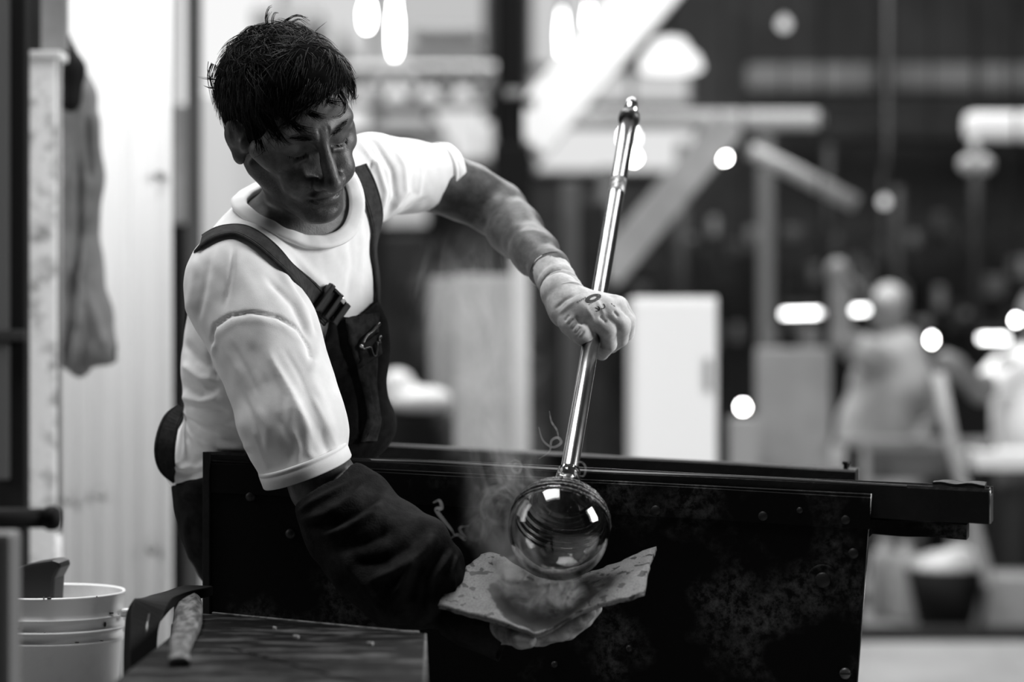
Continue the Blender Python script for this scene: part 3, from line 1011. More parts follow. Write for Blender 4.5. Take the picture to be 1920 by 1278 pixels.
decal('printed_lettering', [arc(1119, 578.5, 5.2, 4.6, -75, 100, rt + .5), arc(1129, 574, 5.2, 4.6, -75, 100, rt + .5), [(1116, 576.5), (1123, 580)]], .0011, M_print, glove, GL_BVH)
M_fade = mat('faded_print', .16, .8)
dash = []
for k in range(6): dash.append([(1104 + k * 3.6, 571 - k * 1.9), (1105.6 + k * 3.6, 569 - k * 1.9)])
for k in range(5): dash.append([(1083 + k * 3.4, 567 - k * 2.0), (1084.2 + k * 3.4, 564.6 - k * 2.0)])
dash += [[(1146, 568), (1148, 571)], [(1150, 572), (1153, 574)]]
decal('printed_lines', dash, .0012, M_fade, glove, GL_BVH)

# ------------------------------------------------------------------ near forearm: charred heat sleeve
hs = Sculpt.box((-0.32, 3.10, 0.55), (0.0, 3.46, 0.87), .0030)
hs.chain([(P(628, 940, 3.345), .056), (P(660, 985, 3.330), .066), (P(710, 1030, 3.305), .072), (P(765, 1078, 3.285), .070), (P(808, 1100, 3.290), .050), (P(840, 1128, 3.298), .036)], .02)
hs.cone(P(655, 905, 3.335), P(690, 925, 3.335), .026, .030, .02)
hs.cone(P(800, 1010, 3.28), P(760, 1130, 3.26), .026, .030, .03)
hs.cone(P(845, 1050, 3.30), P(838, 1140, 3.285), .014, .016, .02)
hax = P(680, 1000, 3.32) - P(604, 915, 3.36); hax /= np.linalg.norm(hax)
hs.cone(P(596, 885, 3.352), P(632, 935, 3.345), .05, .048, .008, 'sub')
V, Q = hs.mesh()
V = relax(V, Q, 2, .4); N = normals(V, Q)
V = folds(V, N, [
 ([(565, 975), (610, 965), (660, 935), (695, 900)], 9, .006), ([(570, 990), (620, 985), (680, 950), (715, 920)], 8, -.008),
 ([(600, 1005), (650, 990), (700, 965), (722, 935)], 9, .008), ([(620, 1030), (680, 1015), (740, 990)], 12, -.008),
 ([(690, 1090), (740, 1070), (790, 1040), (815, 1000)], 10, .009), ([(660, 1060), (720, 1050), (770, 1020), (800, 985)], 10, -.006),
 ([(740, 1120), (760, 1080), (780, 1050)], 8, .007), ([(770, 1130), (785, 1085), (805, 1050)], 9, -.008),
 ([(640, 1040), (680, 1090), (730, 1150)], 10, .005), ([(800, 1150), (815, 1080), (850, 1030)], 7, .007), ([(790, 1150), (802, 1085), (836, 1030)], 6, -.006),
 ([(850, 1120), (848, 1070), (862, 1035)], 5, .004), ([(560, 960), (590, 940), (640, 915), (680, 890)], 6, .005)])
V = V + N * (.0030 * vnoise(V, 38, 21) + .0012 * vnoise(V, 110, 22))[:, None]
mesh_np('heat_sleeve', V, Q, M_heat, person)

# ------------------------------------------------------------------ near hand: palm up under the wet paper pad
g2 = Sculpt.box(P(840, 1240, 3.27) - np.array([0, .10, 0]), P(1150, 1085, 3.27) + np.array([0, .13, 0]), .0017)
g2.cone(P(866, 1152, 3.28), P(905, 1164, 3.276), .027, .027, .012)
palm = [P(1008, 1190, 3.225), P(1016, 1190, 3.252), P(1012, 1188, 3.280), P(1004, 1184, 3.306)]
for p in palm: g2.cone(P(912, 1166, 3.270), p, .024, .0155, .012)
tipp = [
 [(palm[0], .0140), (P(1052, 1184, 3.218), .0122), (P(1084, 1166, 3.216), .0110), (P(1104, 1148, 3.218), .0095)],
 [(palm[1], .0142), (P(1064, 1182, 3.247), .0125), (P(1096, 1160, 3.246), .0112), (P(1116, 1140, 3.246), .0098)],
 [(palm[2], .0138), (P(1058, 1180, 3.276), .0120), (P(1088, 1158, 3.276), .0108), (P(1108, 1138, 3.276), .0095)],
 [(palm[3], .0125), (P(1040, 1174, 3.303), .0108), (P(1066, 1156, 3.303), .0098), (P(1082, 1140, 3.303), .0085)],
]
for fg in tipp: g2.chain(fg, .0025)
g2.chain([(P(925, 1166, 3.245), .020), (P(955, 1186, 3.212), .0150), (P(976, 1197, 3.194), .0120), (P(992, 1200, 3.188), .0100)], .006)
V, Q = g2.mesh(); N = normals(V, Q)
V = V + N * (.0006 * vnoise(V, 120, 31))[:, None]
mesh_np('work_glove', V, Q, mat('shaded_glove', .30, .7, noise=40, v2=.10), person)  # white glove darkened: the shade under the pad is put into its colour
# dark leather gauntlet cuff hanging open under the pad
bm = bmesh.new()
bm_lathe(bm, [(.028, -.03), (.034, 0.0), (.0365, .03), (.0370, .055), (.0345, .055), (.033, .03), (.030, 0), (.024, -.03)], P(876, 1164, 3.262), P(925, 1180, 3.256) - P(876, 1164, 3.262), 40, close=True)
for v in bm.verts: v.co += Vector((0, 0, .003 * math.sin(v.co.x * 130))) + Vector((.002 * math.sin(v.co.z * 170), 0, 0))
mesh_bm('glove_cuff', bm, M_heat, person, smooth=True)
# ------------------------------------------------------------------ hair
def strands_mesh(name, S, R, m, parent):
    """S: (n, k, 3) polylines, R: (n, k) radii -> three-sided tubes"""
    n, k = S.shape[:2]
    T = np.gradient(S, axis=1); T /= np.linalg.norm(T, axis=2, keepdims=True) + 1e-9
    ref = np.array([.31, .27, .91])
    U = np.cross(T, ref); U /= np.linalg.norm(U, axis=2, keepdims=True) + 1e-9
    W = np.cross(T, U)
    ring = [S + R[..., None] * (U * math.cos(a) + W * math.sin(a)) for a in (0, 2.094, 4.189)]
    V = np.stack(ring, 2).reshape(-1, 3)
    base = (np.arange(n)[:, None] * k + np.arange(k - 1)[None]) * 3
    Qs = []
    for j in range(3):
        j2 = (j + 1) % 3
        Qs.append(np.stack([base + j, base + j2, base + 3 + j2, base + 3 + j], -1).reshape(-1, 4))
    return mesh_np(name, V, np.concatenate(Qs), m, parent)

hc = Sculpt.box(HO - .19, HO + .21, .004)
hc.ell(hw((0, -.012, .032)), HA, np.array((.081, .100, .088)) * HK, .01)
hc.ell(hw((0, .032, .066)), HA, np.array((.062, .060, .046)) * HK, .03)
n_ = HM @ np.array([-.30, -.60, .74])
halfspace(hc, hw((0, .072, .046)), -n_ / np.linalg.norm(n_), HO - .3, HO + .3)
for sx in (-1, 1):
    hc.ell(hw((sx * .095, -.008, -.014)), HA, np.array((.032, .030, .042)) * HK, .008, 'sub')
V, Q = hc.mesh()
N = normals(V, Q)
V = V + N * (.0035 * vnoise(V, 90, 41) + .002 * vnoise(V, 220, 42))[:, None]
hair = mesh_np('hair', V, Q, M_scalp, person)

rng = np.random.default_rng(7)
fc = V[Q].mean(1); fn = N[Q].mean(1); ll = hl(fc)
up = (ll[:, 2] > -.08) & ~((np.abs(ll[:, 0]) > .045) & (ll[:, 2] < .045) & (ll[:, 1] > -.045))
cand = np.nonzero(up & (np.linalg.norm(ll * np.array([1, .85, 1]) - np.array([0, 0, .03]), axis=1) > .055))[0]
NS = 9000
pick = rng.choice(cand, NS)
root = fc[pick] - fn[pick] * .004; nn = fn[pick]; lr = ll[pick]
crown = np.array([.0, -.05, .12])
away = lr - crown; away[:, 1] += .02
flow = away / (np.linalg.norm(away, axis=1)[:, None] + 1e-6)
flow[:, 1] += .25 * np.clip(lr[:, 2] * 10, 0, 1)
flow[:, 2] -= .35
flow = flow @ HM.T
cl = rng.integers(0, 700, NS)
cv = rng.normal(size=(700, 3)); 
flow = flow + .33 * cv[cl] + .22 * rng.normal(size=(NS, 3))
flow -= nn * (flow * nn).sum(1)[:, None]
flow /= np.linalg.norm(flow, axis=1)[:, None] + 1e-6
top = np.linalg.norm(lr - np.array([0, -.02, .12]), axis=1) < .075
flow = np.where(top[:, None], cv[cl] + .5 * rng.normal(size=(NS, 3)) + np.array([.3, -.4, 0]), flow)
flow -= nn * (flow * nn).sum(1)[:, None]
flow /= np.linalg.norm(flow, axis=1)[:, None] + 1e-6
ln = rng.uniform(.022, .046, NS) * np.where(lr[:, 2] < .0, .55, 1.0) * np.where(lr[:, 1] > .045, .55, 1.0)
fr_ = lr[:, 1] > .035
flow[fr_] += HM @ np.array([-.9, 0, .25])
flow -= nn * (flow * nn).sum(1)[:, None]
flow /= np.linalg.norm(flow, axis=1)[:, None] + 1e-6
lift = rng.uniform(.12, .62, NS)
K = 6
S = np.zeros((NS, K, 3)); R = np.zeros((NS, K))
for i in range(K):
    t = i / (K - 1)
    S[:, i] = root + flow * (ln * t)[:, None] + nn * (lift * ln * t * (1 - .75 * t))[:, None] + np.array([0, 0, -.006]) * t * t
    R[:, i] = .00075 * (1 - .8 * t)
strands_mesh('hair_strands', S, R, M_hair, hair)['kind'] = 'stuff'

# fringe falling over the forehead and the tufts standing up from the crown
S = []
def lock(pix, d0, d1, n, spread, jit=.6, tipspread=1.0):
    for _ in range(n):
        c = spline([(x + rng.normal() * jit, y + rng.normal() * jit) for x, y in pix], 9)
        o0 = rng.normal() * spread; o1 = rng.normal() * spread * tipspread
        S.append([P(c[i][0] + o0 * (1 - i / 8) + o1 * i / 8, c[i][1] + .4 * o0, d0 + (d1 - d0) * i / 8) for i in range(9)])
dF = HO[1]
lock([(506, 60), (500, 38), (504, 16), (510, 12)], dF, dF, 5, 2.0)
lock([(512, 60), (511, 38), (516, 24), (524, 24)], dF, dF, 4, 2.0)
lock([(503, 55), (501, 35), (506, 22)], dF, dF, 4, 3.0)
lock([(526, 60), (538, 38), (560, 28), (580, 40)], dF - .01, dF - .01, 6, 2.0)
lock([(530, 62), (545, 44), (562, 36), (578, 46)], dF - .01, dF - .01, 5, 2.5)
lock([(520, 62), (530, 42), (550, 30), (574, 32)], dF - .01, dF - .01, 4, 1.5)
lock([(450, 70), (462, 52), (480, 48), (500, 54)], dF, dF, 6, 3.0)
lock([(588, 62), (600, 52), (612, 40)], dF, dF, 1, .5)
lock([(410, 150), (396, 148), (384, 146)], dF, dF, 6, 5.0)
lock([(408, 165), (394, 164), (386, 160)], dF, dF, 5, 4.0)
lock([(440, 85), (430, 98), (424, 112)], dF, dF, 8, 6.0)
lock([(400, 120), (394, 140), (398, 170), (404, 196)], dF, dF, 14, 5.0)
fz = HO[1] - .115 * HK
lock([(628, 150), (640, 172), (648, 192), (646, 210), (634, 220), (622, 219)], 3.395, 3.372, 5, 2.0)
lock([(620, 150), (632, 175), (645, 195), (640, 212), (626, 218)], 3.395, 3.372, 4, 2.2)
lock([(640, 150), (654, 165), (660, 178), (664, 186), (670, 178)], 3.40, 3.39, 4, 1.5)
lock([(610, 140), (630, 165), (642, 178), (650, 196)], 3.395, 3.378, 16, 7.0)
lock([(560, 150), (590, 176), (612, 190), (630, 194)], 3.380, 3.370, 34, 10.0)
lock([(530, 160), (562, 196), (586, 214), (602, 220)], 3.368, 3.360, 44, 10.0)
lock([(510, 180), (534, 218), (556, 240), (572, 246)], 3.362, 3.352, 44, 11.0)
lock([(490, 190), (505, 230), (520, 258), (530, 268)], 3.365, 3.357, 44, 11.0)
lock([(470, 200), (478, 240), (486, 268), (490, 286)], 3.385, 3.378, 36, 8.0)
lock([(645, 130), (660, 150), (664, 172), (662, 186)], 3.42, 3.41, 14, 3.0)
lock([(432, 190), (428, 210), (432, 226)], 3.44, 3.44, 18, 8.0)
S = np.array(S)
R = np.tile(.00062 * (1 - .75 * np.linspace(0, 1, 9) ** 1.5), (len(S), 1))
strands_mesh('fringe', S, R, M_hair, hair)['kind'] = 'stuff'
# eyebrows and lashes
for sx in (-1, 1):
    S = []
    for _ in range(170):
        t = rng.random()
        a = np.array([sx * (.011 + .037 * t), .0995 - .022 * t ** 1.6, .0135 + .006 * math.sin(t * 2.4)]) + rng.normal(size=3) * np.array([.001, .0006, .0018])
        dv = np.array([sx * (.75), -.12 - .4 * t, .35 - .75 * t]); dv /= np.linalg.norm(dv)
        S.append([hw(a + dv * .008 * q + np.array([0, .0012 * math.sin(q * 3), 0])) for q in (0, .5, 1)])
    for _ in range(40):
        t = rng.random()
        a = np.array([sx * (.019 + .026 * t), .0885 - .010 * (2 * abs(t - .45)) ** 2, -.0115 + .001 * t])
        S.append([hw(a + np.array([sx * .001, .0035, -.0025]) * q) for q in (0, .5, 1)])
    S = np.array(S); R = np.tile(np.array([.00032, .00028, .00012]), (len(S), 1))
    strands_mesh('eyebrow', S, R, M_hair, body)['kind'] = 'stuff'
# ------------------------------------------------------------------ the glassblower's bench
M_iron = mat('blackened_steel', 0.006, 0.5, spec=0.2, noise=9, v2=0.012, bump=(120, 0.5))
M_edge = mat('bright_edge_metal', 0.20, 0.32, metal=1.0)  # bright metal for edges and for strips that stand in for highlights
M_bolt = mat('dark_bolt', 0.012, 0.5, spec=.3)

def plate_material():
    m = bpy.data.materials.new('rusty_plate'); m.use_nodes = True
    nt = m.node_tree; b = nt.nodes['Principled BSDF']
    tc = nd(nt, 'ShaderNodeTexCoord')
    big = nd(nt, 'ShaderNodeTexNoise'); big.inputs['Scale'].default_value = 5.5; big.inputs['Detail'].default_value = 5
    fine = nd(nt, 'ShaderNodeTexNoise'); fine.inputs['Scale'].default_value = 70; fine.inputs['Detail'].default_value = 8; fine.inputs['Roughness'].default_value = .75
    nt.links.new(tc.outputs['Object'], big.inputs['Vector']); nt.links.new(tc.outputs['Object'], fine.inputs['Vector'])
    r1 = nd(nt, 'ShaderNodeMapRange'); r1.inputs[1].default_value = .50; r1.inputs[2].default_value = .66
    r2 = nd(nt, 'ShaderNodeMapRange'); r2.inputs[1].default_value = .42; r2.inputs[2].default_value = .75
    nt.links.new(big.outputs['Fac'], r1.inputs[0]); nt.links.new(fine.outputs['Fac'], r2.inputs[0])
    mu = nd(nt, 'ShaderNodeMath', operation='MULTIPLY')
    nt.links.new(r1.outputs[0], mu.inputs[0]); nt.links.new(r2.outputs[0], mu.inputs[1])
    rp = nd(nt, 'ShaderNodeValToRGB')
    rp.color_ramp.elements[0].color = (.003, .003, .003, 1); rp.color_ramp.elements[1].color = (.17, .17, .17, 1)
    nt.links.new(mu.outputs[0], rp.inputs[0]); nt.links.new(rp.outputs[0], b.inputs['Base Color'])
    b.inputs['Roughness'].default_value = .55; b.inputs['Specular IOR Level'].default_value = .08
    bp = nd(nt, 'ShaderNodeBump'); bp.inputs['Strength'].default_value = .35; bp.inputs['Distance'].default_value = .002
    nt.links.new(fine.outputs['Fac'], bp.inputs['Height']); nt.links.new(bp.outputs[0], b.inputs['Normal'])
    return m
M_plate = plate_material()

RA = P(386, 846, 3.55); RB = P(1857, 916, 3.25)
RE = (RB - RA) / np.linalg.norm(RB - RA)
RN = np.array([RE[1], -RE[0], 0.0]); RN /= np.linalg.norm(RN)      # towards the camera side
if RN[1] > 0: RN = -RN
def rail_pt(px, drop=0.0, out=0.0):
    """point under the rail's top line seen at column px"""
    lo, hi = -0.5, 1.5
    for _ in range(50):
        mid = .5 * (lo + hi); p = RA + (RB - RA) * mid
        if 960 + p[0] / p[1] * F < px: lo = mid
        else: hi = mid
    p = RA + (RB - RA) * lo
    return p + np.array([0, 0, -drop]) + RN * out

bench = empty('glassblowing_bench', (0.05, 3.62, 0.0))
tag(bench, 'blackened steel glassblowing bench with two long arm rails and a rusty side plate', 'bench')

def sweep(name, a, b, prof, m, parent, n=24, wob=0.0, bevel=0.0):
    """extrude a cross-section (out, up) from a to b, slightly uneven"""
    bm = bmesh.new(); rings = []
    a = np.asarray(a); b = np.asarray(b)
    for i in range(n + 1):
        t = i / n
        c = a + (b - a) * t
        rings.append([bm.verts.new(Vector(c + RN * (x + wob * math.sin(7 * t + 3 * y * 40)) + np.array([0, 0, y + wob * math.sin(11 * t + x * 60)]))) for x, y in prof])
    k = len(prof)
    for p, q in zip(rings[:-1], rings[1:]):
        for j in range(k): bm.faces.new((p[j], p[(j + 1) % k], q[(j + 1) % k], q[j]))
    bm.faces.new(rings[0][::-1]); bm.faces.new(rings[-1])
    return mesh_bm(name, bm, m, parent, bevel=bevel, segs=1)
# channel: front web with a rolled front lip, gutter, back lip
chan = [(0, -.047), (0, -.004), (-.002, 0), (-.005, 0.0), (-.007, -.004), (-.010, -.009), (-.040, -.009), (-.043, -.004), (-.045, 0), (-.049, 0), (-.051, -.004), (-.051, -.047)]
near = sweep('arm_rail', rail_pt(386), RB, chan, M_iron, bench, 40, .0006)
sweep('rail_highlight_strip', rail_pt(690, .0015, -.003), rail_pt(1700, .0015, -.003), [(-.0022, 0), (-.0012, .0022), (.0012, .0022), (.0024, 0)], M_edge, near, 40, .0008)  # added bright strip that draws the highlight along the rail's top edge
# folded-over end of the near rail
sweep('rail_lip', rail_pt(1748, -.001, -.006), rail_pt(1846, -.001, -.006), [(0, 0), (0, .004), (-.02, .006), (-.036, .005), (-.036, 0)], M_iron, near, 12, .0012)
bm = bmesh.new()
e0 = rail_pt(1856)
bm_tube(bm, [e0 + np.array([0, 0, -.047]) + RN * .0006, e0 + np.array([0, 0, -.006]) + RN * .0006, e0 + np.array([0, 0, .001]) - RN * .004, e0 + np.array([0, 0, -.006]) - RN * .010, e0 + np.array([-.012, 0, -.011]) - RN * .012], .0011, 8)
mesh_bm('rail_end_edge', bm, M_edge, near, smooth=True)
# second bar under the free end, with its gusset
sweep('under_bar', rail_pt(1600, .050, -.004), rail_pt(1812, .050, -.004), [(0, -.020), (0, 0), (-.04, 0), (-.04, -.020)], M_plate, bench, 10, .0006)
bm = bmesh.new()
q0, q1, q2 = rail_pt(1600, .048, -.01), rail_pt(1665, .048, -.01), rail_pt(1600, .095, -.01)
bm_hull(bm, [q0, q1, q2], [p - RN * .006 for p in (q0, q1, q2)])
mesh_bm('gusset', bm, M_iron, bench)
# side plate with a folded top strip
bm = bmesh.new()
def plate_ring(o):
    tl, tr = rail_pt(385, .012, o), rail_pt(1635, .014, o)
    br = P(1608, 1290, 3.30); br = br + RN * ((tr - br) @ RN)
    bl = rail_pt(385, .0, o)
    g = np.array([br[0] + (br[0] - tr[0]) * .6, br[1], .10]); g = g + RN * ((tr - g) @ RN)
    gl_ = np.array([bl[0], bl[1], .10])
    return [tl, tr, br, g, gl_]
r0, r1 = plate_ring(.0055), plate_ring(.0015)
bm_hull(bm, r1, r0)
plate = mesh_bm('side_plate', bm, M_plate, bench, bevel=.0012, segs=1)
sweep('plate_strip', rail_pt(387, .060, .0060), rail_pt(1633, .062, .0060), [(0, 0), (.0028, .001), (.0028, .043), (0, .044)], M_plate, plate, 40, .0007)
bm = bmesh.new(); pr = plate_ring(.006)
bm_tube(bm, [pr[1], pr[2], pr[3]], .0010, 6); mesh_bm('plate_edge', bm, M_edge, plate, smooth=True)
bm = bmesh.new()
bm_hull(bm, [rail_pt(385, .0, .004), rail_pt(398, .0, .004), rail_pt(398, .70, .004), rail_pt(385, .70, .004)], [rail_pt(385, .0, .011), rail_pt(398, .0, .011), rail_pt(398, .70, .011), rail_pt(385, .70, .011)])
mesh_bm('plate_end_post', bm, M_iron, plate, bevel=.001)
bolt0 = None
def bolt(px, py, r=.0075, m=None, name='rivet'):
    base = rail_pt(px, 0, .0055)
    d = base[1]
    for _ in range(4):
        p = P(px, py, d); d += ((base - p) @ RN) / RN[1]
    p = P(px, py, d)
    bm = bmesh.new()
    bm_lathe(bm, [(r, -.001), (r, .0018), (r * .8, .0036), (r * .35, .0046), (0, .0048)], p, RN, 16)
    mesh_bm(name, bm, m or M_bolt, plate, smooth=True)
    return p
for px, py in ((1230, 956), (1431, 967), (1586, 974), (1600, 1037), (470, 930), (545, 1000)): bolt(px, py)
pb = bolt(1543, 1087, .011)
bm = bmesh.new(); bm_lathe(bm, [(.011, .001), (.018, .0022), (.022, .0012), (.022, -.001)], pb, RN, 24); mesh_bm('washer', bm, M_plate, plate, smooth=True)
ps = bolt(1585, 1262, .008, mat('screw_steel', .10, .4, metal=.6), 'screw')
bm = bmesh.new(); bm_box(bm, ps + RN * .0045, (.014, .002, .002)); mesh_bm('screw_slot', bm, M_iron, plate)
for px, py in ((1500, 956), (1180, 1215), (690, 1120), (1040, 1245)): bolt(px, py, .005)
# far rail, seat and legs
FA = P(560, 824, 4.03); FB = P(1604, 880, 3.74)
sweep('arm_rail', FA, FB, [(0, -.045), (0, -.003), (-.004, 0), (-.042, 0), (-.045, -.003), (-.045, -.045)], M_iron, bench, 24, .0008)
bm = bmesh.new(); bm_lathe(bm, [(.004, 0), (.004, .008), (.0065, .010), (.0065, .014), (0, .0145)], FB + np.array([-.012, .02, -.002]), (0, 0, 1), 12); mesh_bm('rail_stud', bm, M_iron, bench, smooth=True)
bm = bmesh.new()
s0 = np.array([-.48, 3.86, .555])
bm_box(bm, (-.28, 3.80, .553), (.40, .36, .035), Matrix.Rotation(math.atan2(RE[1], RE[0]), 3, 'Z'))
mesh_bm('seat', bm, mat('seat_wood', .05, .6, noise=14, v2=.03), bench, bevel=.004)
for a, dz in ((rail_pt(430, .04, -.03), 0), (rail_pt(1500, .04, -.03), 0), (FA + RE * .15 + np.array([0, .02, -.04]), 0), (FB - RE * .12 + np.array([0, .02, -.04]), 0)):
    bm = bmesh.new(); bm_box(bm, (a[0], a[1], a[2] * .5), (.04, .04, a[2])); mesh_bm('leg', bm, M_iron, bench, bevel=.002)

# ------------------------------------------------------------------ blowpipe
M_pipe = mat('polished_steel', .62, .20, metal=1.0, noise=40, v2=.50, stretch=(1, 1, .2))
pipe = empty('blowpipe', tuple(PB))
tag(pipe, 'long polished steel blowpipe slanting up through the gloved fist', 'blowpipe')
PL = float(np.linalg.norm(PT - PB))
bm = bmesh.new()
bm_lathe(bm, [(.0085, -.012), (.0122, -.012), (.0124, 0), (.0124, PL - .030), (.0085, PL - .030)], PB, PAX, 40, close=True)
tube = mesh_bm('tube', bm, M_pipe, pipe, smooth=True)
for p in tube.data.polygons: p.use_smooth = True
bm = bmesh.new(); bm_lathe(bm, [(.0124, -.008), (.0165, -.006), (.0172, 0), (.0165, .006), (.0124, .008)], PB + PAX * (PL - .034), PAX, 32, close=True)
mesh_bm('collar', bm, mat('dark_collar', .02, .35), pipe, smooth=True)
bm = bmesh.new(); bm_lathe(bm, [(.0112, -.03), (.0112, -.006), (.0098, .004), (.0062, .012), (.004, .012), (.004, -.03)], PB + PAX * PL, PAX, 28, close=True)
mesh_bm('mouthpiece', bm, M_pipe, pipe, smooth=True)
bm = bmesh.new(); bm_lathe(bm, [(.0122, 0), (.01252, .001), (.01252, .030), (.0122, .031)], PB + PAX * (PL * .73), PAX, 32, close=True)
mesh_bm('worn_band', bm, mat('scuffed_band', .4, .5, metal=.7, noise=120, v2=.1), pipe, smooth=True)

# ------------------------------------------------------------------ hot glass bulb
M_glass = bpy.data.materials.new('clear_hot_glass'); M_glass.use_nodes = True
gb = M_glass.node_tree.nodes['Principled BSDF']
gb.inputs['Base Color'].default_value = (.93, .93, .93, 1); gb.inputs['Roughness'].default_value = .0
gb.inputs['Transmission Weight'].default_value = 1.0; gb.inputs['IOR'].default_value = 1.5
GR = .0688; GC = PB - PAX * .0985
prof_o = []; prof_i = []
for q in np.linspace(0, 1, 60):
    th = q * 2.62
    r = GR * math.sin(th); h = -GR * math.cos(th)
    if th > 1.75:
        r += .0011 * math.sin((th - 1.75) * 52) * min(1, (th - 1.75) * 5)
    prof_o.append((max(r, 0), h))
    prof_i.append((max(r * .93 - .0004, 0), h * .93))
nk = float(np.linalg.norm(PB - GC))
prof_o += [(.026, .072), (.0185, .084), (.0165, nk - .002), (.0158, nk + .006), (.0126, nk + .007)]
prof_i += [(.018, .068), (.0128, .080)]
bm = bmesh.new()
bm_lathe(bm, prof_o + [(.0126, nk - .002), (.0126, .084)] + prof_i[::-1], GC, PAX, 96)
gv = mesh_bm('glass_bulb', bm, M_glass, smooth=True)
tag(gv, 'clear hot blown glass bulb on the end of the pipe, resting in wet paper', 'glass')
# rough ring of chilled glass around the shoulder
M_gring = mat('dark_rough_glass', .02, .18, spec=.6, bump=(260, 1.0))
bm = bmesh.new()
for j, (th, rr) in enumerate(((1.80, .0020), (1.93, .0030), (2.06, .0034), (2.22, .0030))):
    pts = []
    c = GC - PAX * (GR * 1.0 * math.cos(th)); r = GR * math.sin(th)
    bmr = bmesh.new() if j else bm
    prof = [(r + rr * math.cos(a) * .9, rr * math.sin(a)) for a in np.linspace(0, 2 * math.pi, 10, endpoint=False)]
    bm_lathe(bmr, prof, c, PAX, 90, close=True)
    for v in bmr.verts:
        w = Vector(v.co) - Vector(c)
        v.co += w.normalized() * (.0006 * math.sin(v.co.x * 900 + j) * math.sin(v.co.y * 760))
    mesh_bm('shoulder_ring', bmr, M_gring, gv, smooth=True)

# ------------------------------------------------------------------ wet folded newspaper pad
def paper_material():
    m = bpy.data.materials.new('wet_charred_paper'); m.use_nodes = True
    nt = m.node_tree; b = nt.nodes['Principled BSDF']
    tc = nd(nt, 'ShaderNodeTexCoord')
    ds = nd(nt, 'ShaderNodeVectorMath', operation='DISTANCE')
    cc = P(1020, 1106, 3.235)
    ds.inputs[1].default_value = tuple(cc)
    nt.links.new(tc.outputs['Object'], ds.inputs[0])
    nz = nd(nt, 'ShaderNodeTexNoise'); nz.inputs['Scale'].default_value = 60; nz.inputs['Detail'].default_value = 6
    nt.links.new(tc.outputs['Object'], nz.inputs['Vector'])
    ma = nd(nt, 'ShaderNodeMath', operation='MULTIPLY_ADD'); ma.inputs[1].default_value = .024
    nt.links.new(nz.outputs['Fac'], ma.inputs[0]); nt.links.new(ds.outputs['Value'], ma.inputs[2])
    burn = nd(nt, 'ShaderNodeMapRange'); burn.inputs[1].default_value = .083; burn.inputs[2].default_value = .087
    nt.links.new(ma.outputs[0], burn.inputs[0])
    sp = nd(nt, 'ShaderNodeTexNoise'); sp.inputs['Scale'].default_value = 62; sp.inputs['Detail'].default_value = 2
    nt.links.new(tc.outputs['Object'], sp.inputs['Vector'])
    spot = nd(nt, 'ShaderNodeMapRange'); spot.inputs[1].default_value = .615; spot.inputs[2].default_value = .600
    nt.links.new(sp.outputs['Fac'], spot.inputs[0])
    sp2 = nd(nt, 'ShaderNodeTexNoise'); sp2.inputs['Scale'].default_value = 420; sp2.inputs['Detail'].default_value = 3
    nt.links.new(tc.outputs['Object'], sp2.inputs['Vector'])
    g = nd(nt, 'ShaderNodeMapRange'); g.inputs[1].default_value = .35; g.inputs[2].default_value = .65; g.inputs[3].default_value = .075; g.inputs[4].default_value = .145
    nt.links.new(sp2.outputs['Fac'], g.inputs[0])
    m1 = nd(nt, 'ShaderNodeMath', operation='MULTIPLY'); nt.links.new(burn.outputs[0], m1.inputs[0]); nt.links.new(spot.outputs[0], m1.inputs[1])
    m2 = nd(nt, 'ShaderNodeMath', operation='MULTIPLY_ADD'); nt.links.new(m1.outputs[0], m2.inputs[0]); nt.links.new(g.outputs[0], m2.inputs[1]); m2.inputs[2].default_value = .008
    cb_ = nd(nt, 'ShaderNodeCombineColor')
    for k in range(3): nt.links.new(m2.outputs[0], cb_.inputs[k])
    nt.links.new(cb_.outputs[0], b.inputs['Base Color'])
    b.inputs['Roughness'].default_value = .6
    bp = nd(nt, 'ShaderNodeBump'); bp.inputs['Strength'].default_value = .4; bp.inputs['Distance'].default_value = .002
    nt.links.new(nz.outputs['Fac'], bp.inputs['Height']); nt.links.new(bp.outputs[0], b.inputs['Normal'])
    return m
M_paper = paper_material()
ctl = [
 [(822, 1134, 3.215), (900, 1154, 3.195), (980, 1178, 3.178), (1012, 1184, 3.176), (1060, 1160, 3.176), (1120, 1135, 3.182), (1207, 1106, 3.19)],
 [(836, 1106, 3.245), (905, 1118, 3.225), (965, 1146, 3.205), (1010, 1160, 3.200), (1060, 1140, 3.200), (1125, 1114, 3.206), (1211, 1086, 3.215)],
 [(858, 1082, 3.272), (912, 1088, 3.262), (955, 1116, 3.245), (1005, 1136, 3.238), (1060, 1124, 3.236), (1132, 1096, 3.240), (1216, 1062, 3.25)],
 [(882, 1056, 3.305), (922, 1058, 3.302), (958, 1082, 3.295), (1005, 1108, 3.285), (1062, 1102, 3.282), (1138, 1076, 3.284), (1222, 1040, 3.29)],
 [(902, 1037, 3.335), (935, 1036, 3.338), (968, 1058, 3.338), (1008, 1080, 3.332), (1064, 1080, 3.328), (1142, 1058, 3.326), (1230, 1023, 3.325)],
]
ctl = np.array(ctl, float)
nu, nv = 48, 30
rows = np.array([spline(r, nu) for r in ctl])
grid = np.array([spline(rows[:, j], nv) for j in range(nu)])       # nu, nv, 3
G3 = np.array([[P(*g) for g in c] for c in grid])
